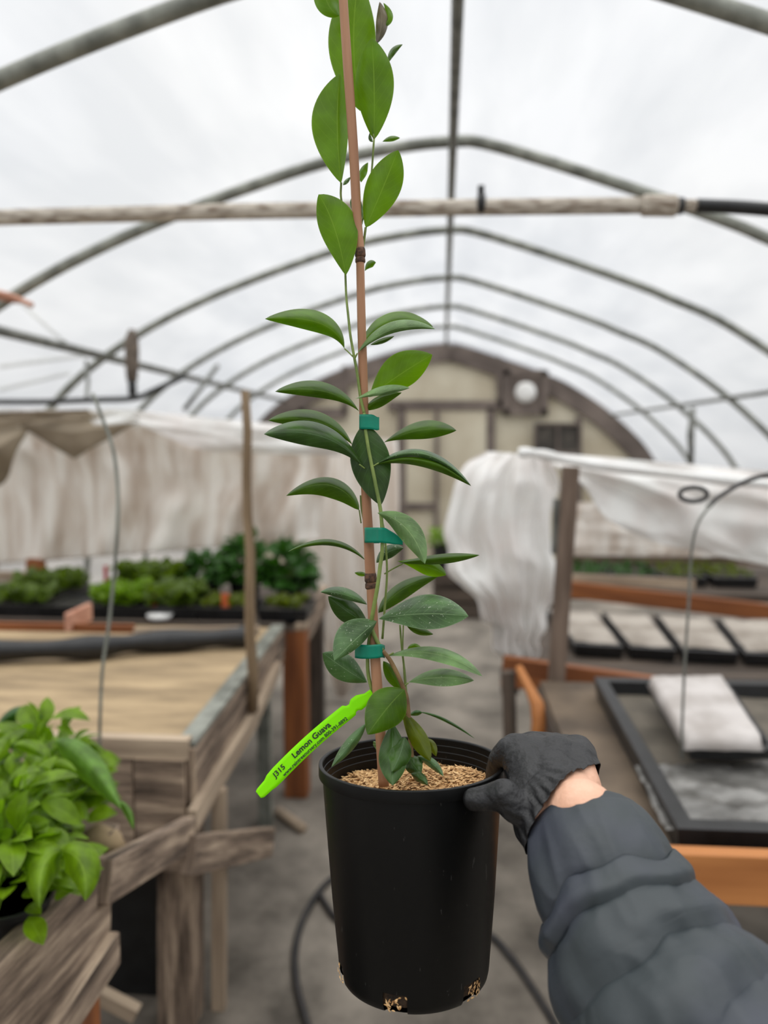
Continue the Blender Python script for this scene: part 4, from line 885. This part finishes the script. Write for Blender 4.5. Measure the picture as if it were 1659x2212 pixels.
# glove: cut at the wrist along a slanted cuff plane
vs, fs = organic(CH+FG+[[(1215,1800,.595,.030),(1195,1755,.612,.030)],[(1172,1815,.600,.014),(1160,1780,.610,.017),(1150,1750,.615,.016)]], .0008, .0018, 5)
c0, c1, c2 = D(1284,1668,.645), D(1198,1664,.575), D(1146,1842,.60)
pn = (c1-c0).cross(c2-c0).normalized(); hand_c = D(1150,1650,.66)
if (hand_c-c0).dot(pn) < 0: pn = -pn
bm = bmesh.new(); bv = [bm.verts.new(v) for v in vs]
for f_ in fs: bm.faces.new([bv[i] for i in f_])
bmesh.ops.bisect_plane(bm, geom=bm.verts[:]+bm.edges[:]+bm.faces[:], plane_co=c0, plane_no=pn, clear_inner=True)
axp = D(1232,1742,.612)
for v in bm.verts:
    dd = (v.co-c0).dot(pn); k_ = max(0, 1-dd/.035)            # wrinkled, flaring cuff
    if k_ > 0:
        q = v.co-axp; rad = (q-pn*q.dot(pn)); an = math.atan2(rad.dot(CU), rad.dot(CR)); rad.normalize()
        v.co += rad*(k_*.0018+k_*.0012*math.sin(an*17+dd*200)+.0007*k_*math.sin(an*31))
    v.co += V((noise.noise(v.co*70), noise.noise(v.co*70+V((9,0,0))), noise.noise(v.co*70+V((0,9,0)))))*.0007
bm.verts.ensure_lookup_table(); bm.faces.ensure_lookup_table()
for i, v in enumerate(bm.verts): v.index = i
gg = G(); gg.add([v.co.copy() for v in bm.verts], [tuple(v.index for v in f_.verts) for f_ in bm.faces]); bm.free()
glv = gg.build('glove', 'glove', per, smooth=True, solid=.0006); glv['label'] = 'thin black nitrile glove'
# sleeve
SP = [(1258,1776,.608,.043),(1270,1798,.599,.049),(1288,1838,.586,.055),(1312,1900,.570,.061),(1348,1990,.552,.067),(1394,2085,.532,.073),(1478,2230,.500,.082),(1640,2470,.450,.090),(1830,2800,.38,.095)]
spw = [D(p[0], p[1], p[2]) for p in SP]+[V((.35,.06,1.06)), V((.37,-.12,1.14)), V((.30,-.30,1.34))]; spr = [p[3] for p in SP]+[.098,.100,.095]
sq = curve(spw, 26); NS = len(sq)
sr = [interp([(i/(len(spw)-1), r_) for i, r_ in enumerate(spr)], j/(NS-1)) for j in range(NS)]
cum = [0]
for a, b_ in zip(sq, sq[1:]): cum.append(cum[-1]+(b_-a).length)
SEAMS = [-.03,.058,.076,.122,.170,.225,.29,.36,.43,.50,.58,.66,.74,.82]
def puff(s_, an):
    s2 = s_+.008*math.sin(an+.6)+.004*math.sin(an*3+s_*30)+.006*noise.noise(V((math.cos(an)*2, math.sin(an)*2, 7)))
    for a, b_ in zip(SEAMS, SEAMS[1:]):
        if a <= s2 < b_: t = (s2-a)/(b_-a); return abs(math.sin(math.pi*t))**.62
    return 1
def pinch(s_, an):
    s2 = s_+.008*math.sin(an+.6)+.004*math.sin(an*3+s_*30)+.006*noise.noise(V((math.cos(an)*2, math.sin(an)*2, 7))); bp_ = lambda t: (t/.07)*math.exp(1-t/.07)
    for a, b_ in zip(SEAMS, SEAMS[1:]):
        if a <= s2 < b_: t = (s2-a)/(b_-a); return -bp_(t)+bp_(1-t)
    return 0
def fn(u, v):
    f_ = u*(NS-1); i = min(int(f_), NS-2); t = f_-i; p = sq[i].lerp(sq[i+1], t); r_ = lerp(sr[i], sr[i+1], t); s_ = lerp(cum[i], cum[i+1], t)
    d = (sq[min(i+2, NS-1)]-sq[max(i-2, 0)]).normalized(); x = (CR-d*CR.dot(d)).normalized(); y = d.cross(x)
    if y.dot(CU) < 0: y = -y
    an = 2*math.pi*v; cuff = min(1, s_/.012)
    pf = puff(s_, an); k_ = .86+.135*pf*(1+.25*noise.noise(V((math.cos(an)*1.5, math.sin(an)*1.5, s_*12))))+.03*noise.noise(V((math.cos(an)*2, math.sin(an)*2, s_*22)))-.075*(1-.4*pf)*abs(noise.noise(V((math.cos(an)*3.5+5, math.sin(an)*3.5, s_*24))))-.02*abs(noise.noise(V((an*3, s_*70, 1))))*(1-pf)
    k_ *= .90+.10*math.sqrt(cuff)
    rim = d*(.010*math.cos(an-.9)) * max(0, 1-s_/.05)
    return p+rim+d*(.0050*cuff*pinch(s_, an)*(1+1.2*noise.noise(V((math.cos(an)*2, math.sin(an)*2, 3+s_*8)))))+(x*math.cos(an)+y*math.sin(an))*(r_*k_*.98)
g = G().grid(fn, 620, 170)
def fn2(u, v):                                            # cuff turned inward
    a = fn(0, v); c = sq[0]; dd = (sq[6]-sq[0]).normalized(); return a.lerp(c, .10*math.sin(u*math.pi/2))+dd*(.035*u)
g.grid(fn2, 10, 170)
slv = g.build('jacket_sleeve', 'jacket', per, smooth=True); slv['label'] = 'quilted dark slate puffer sleeve'
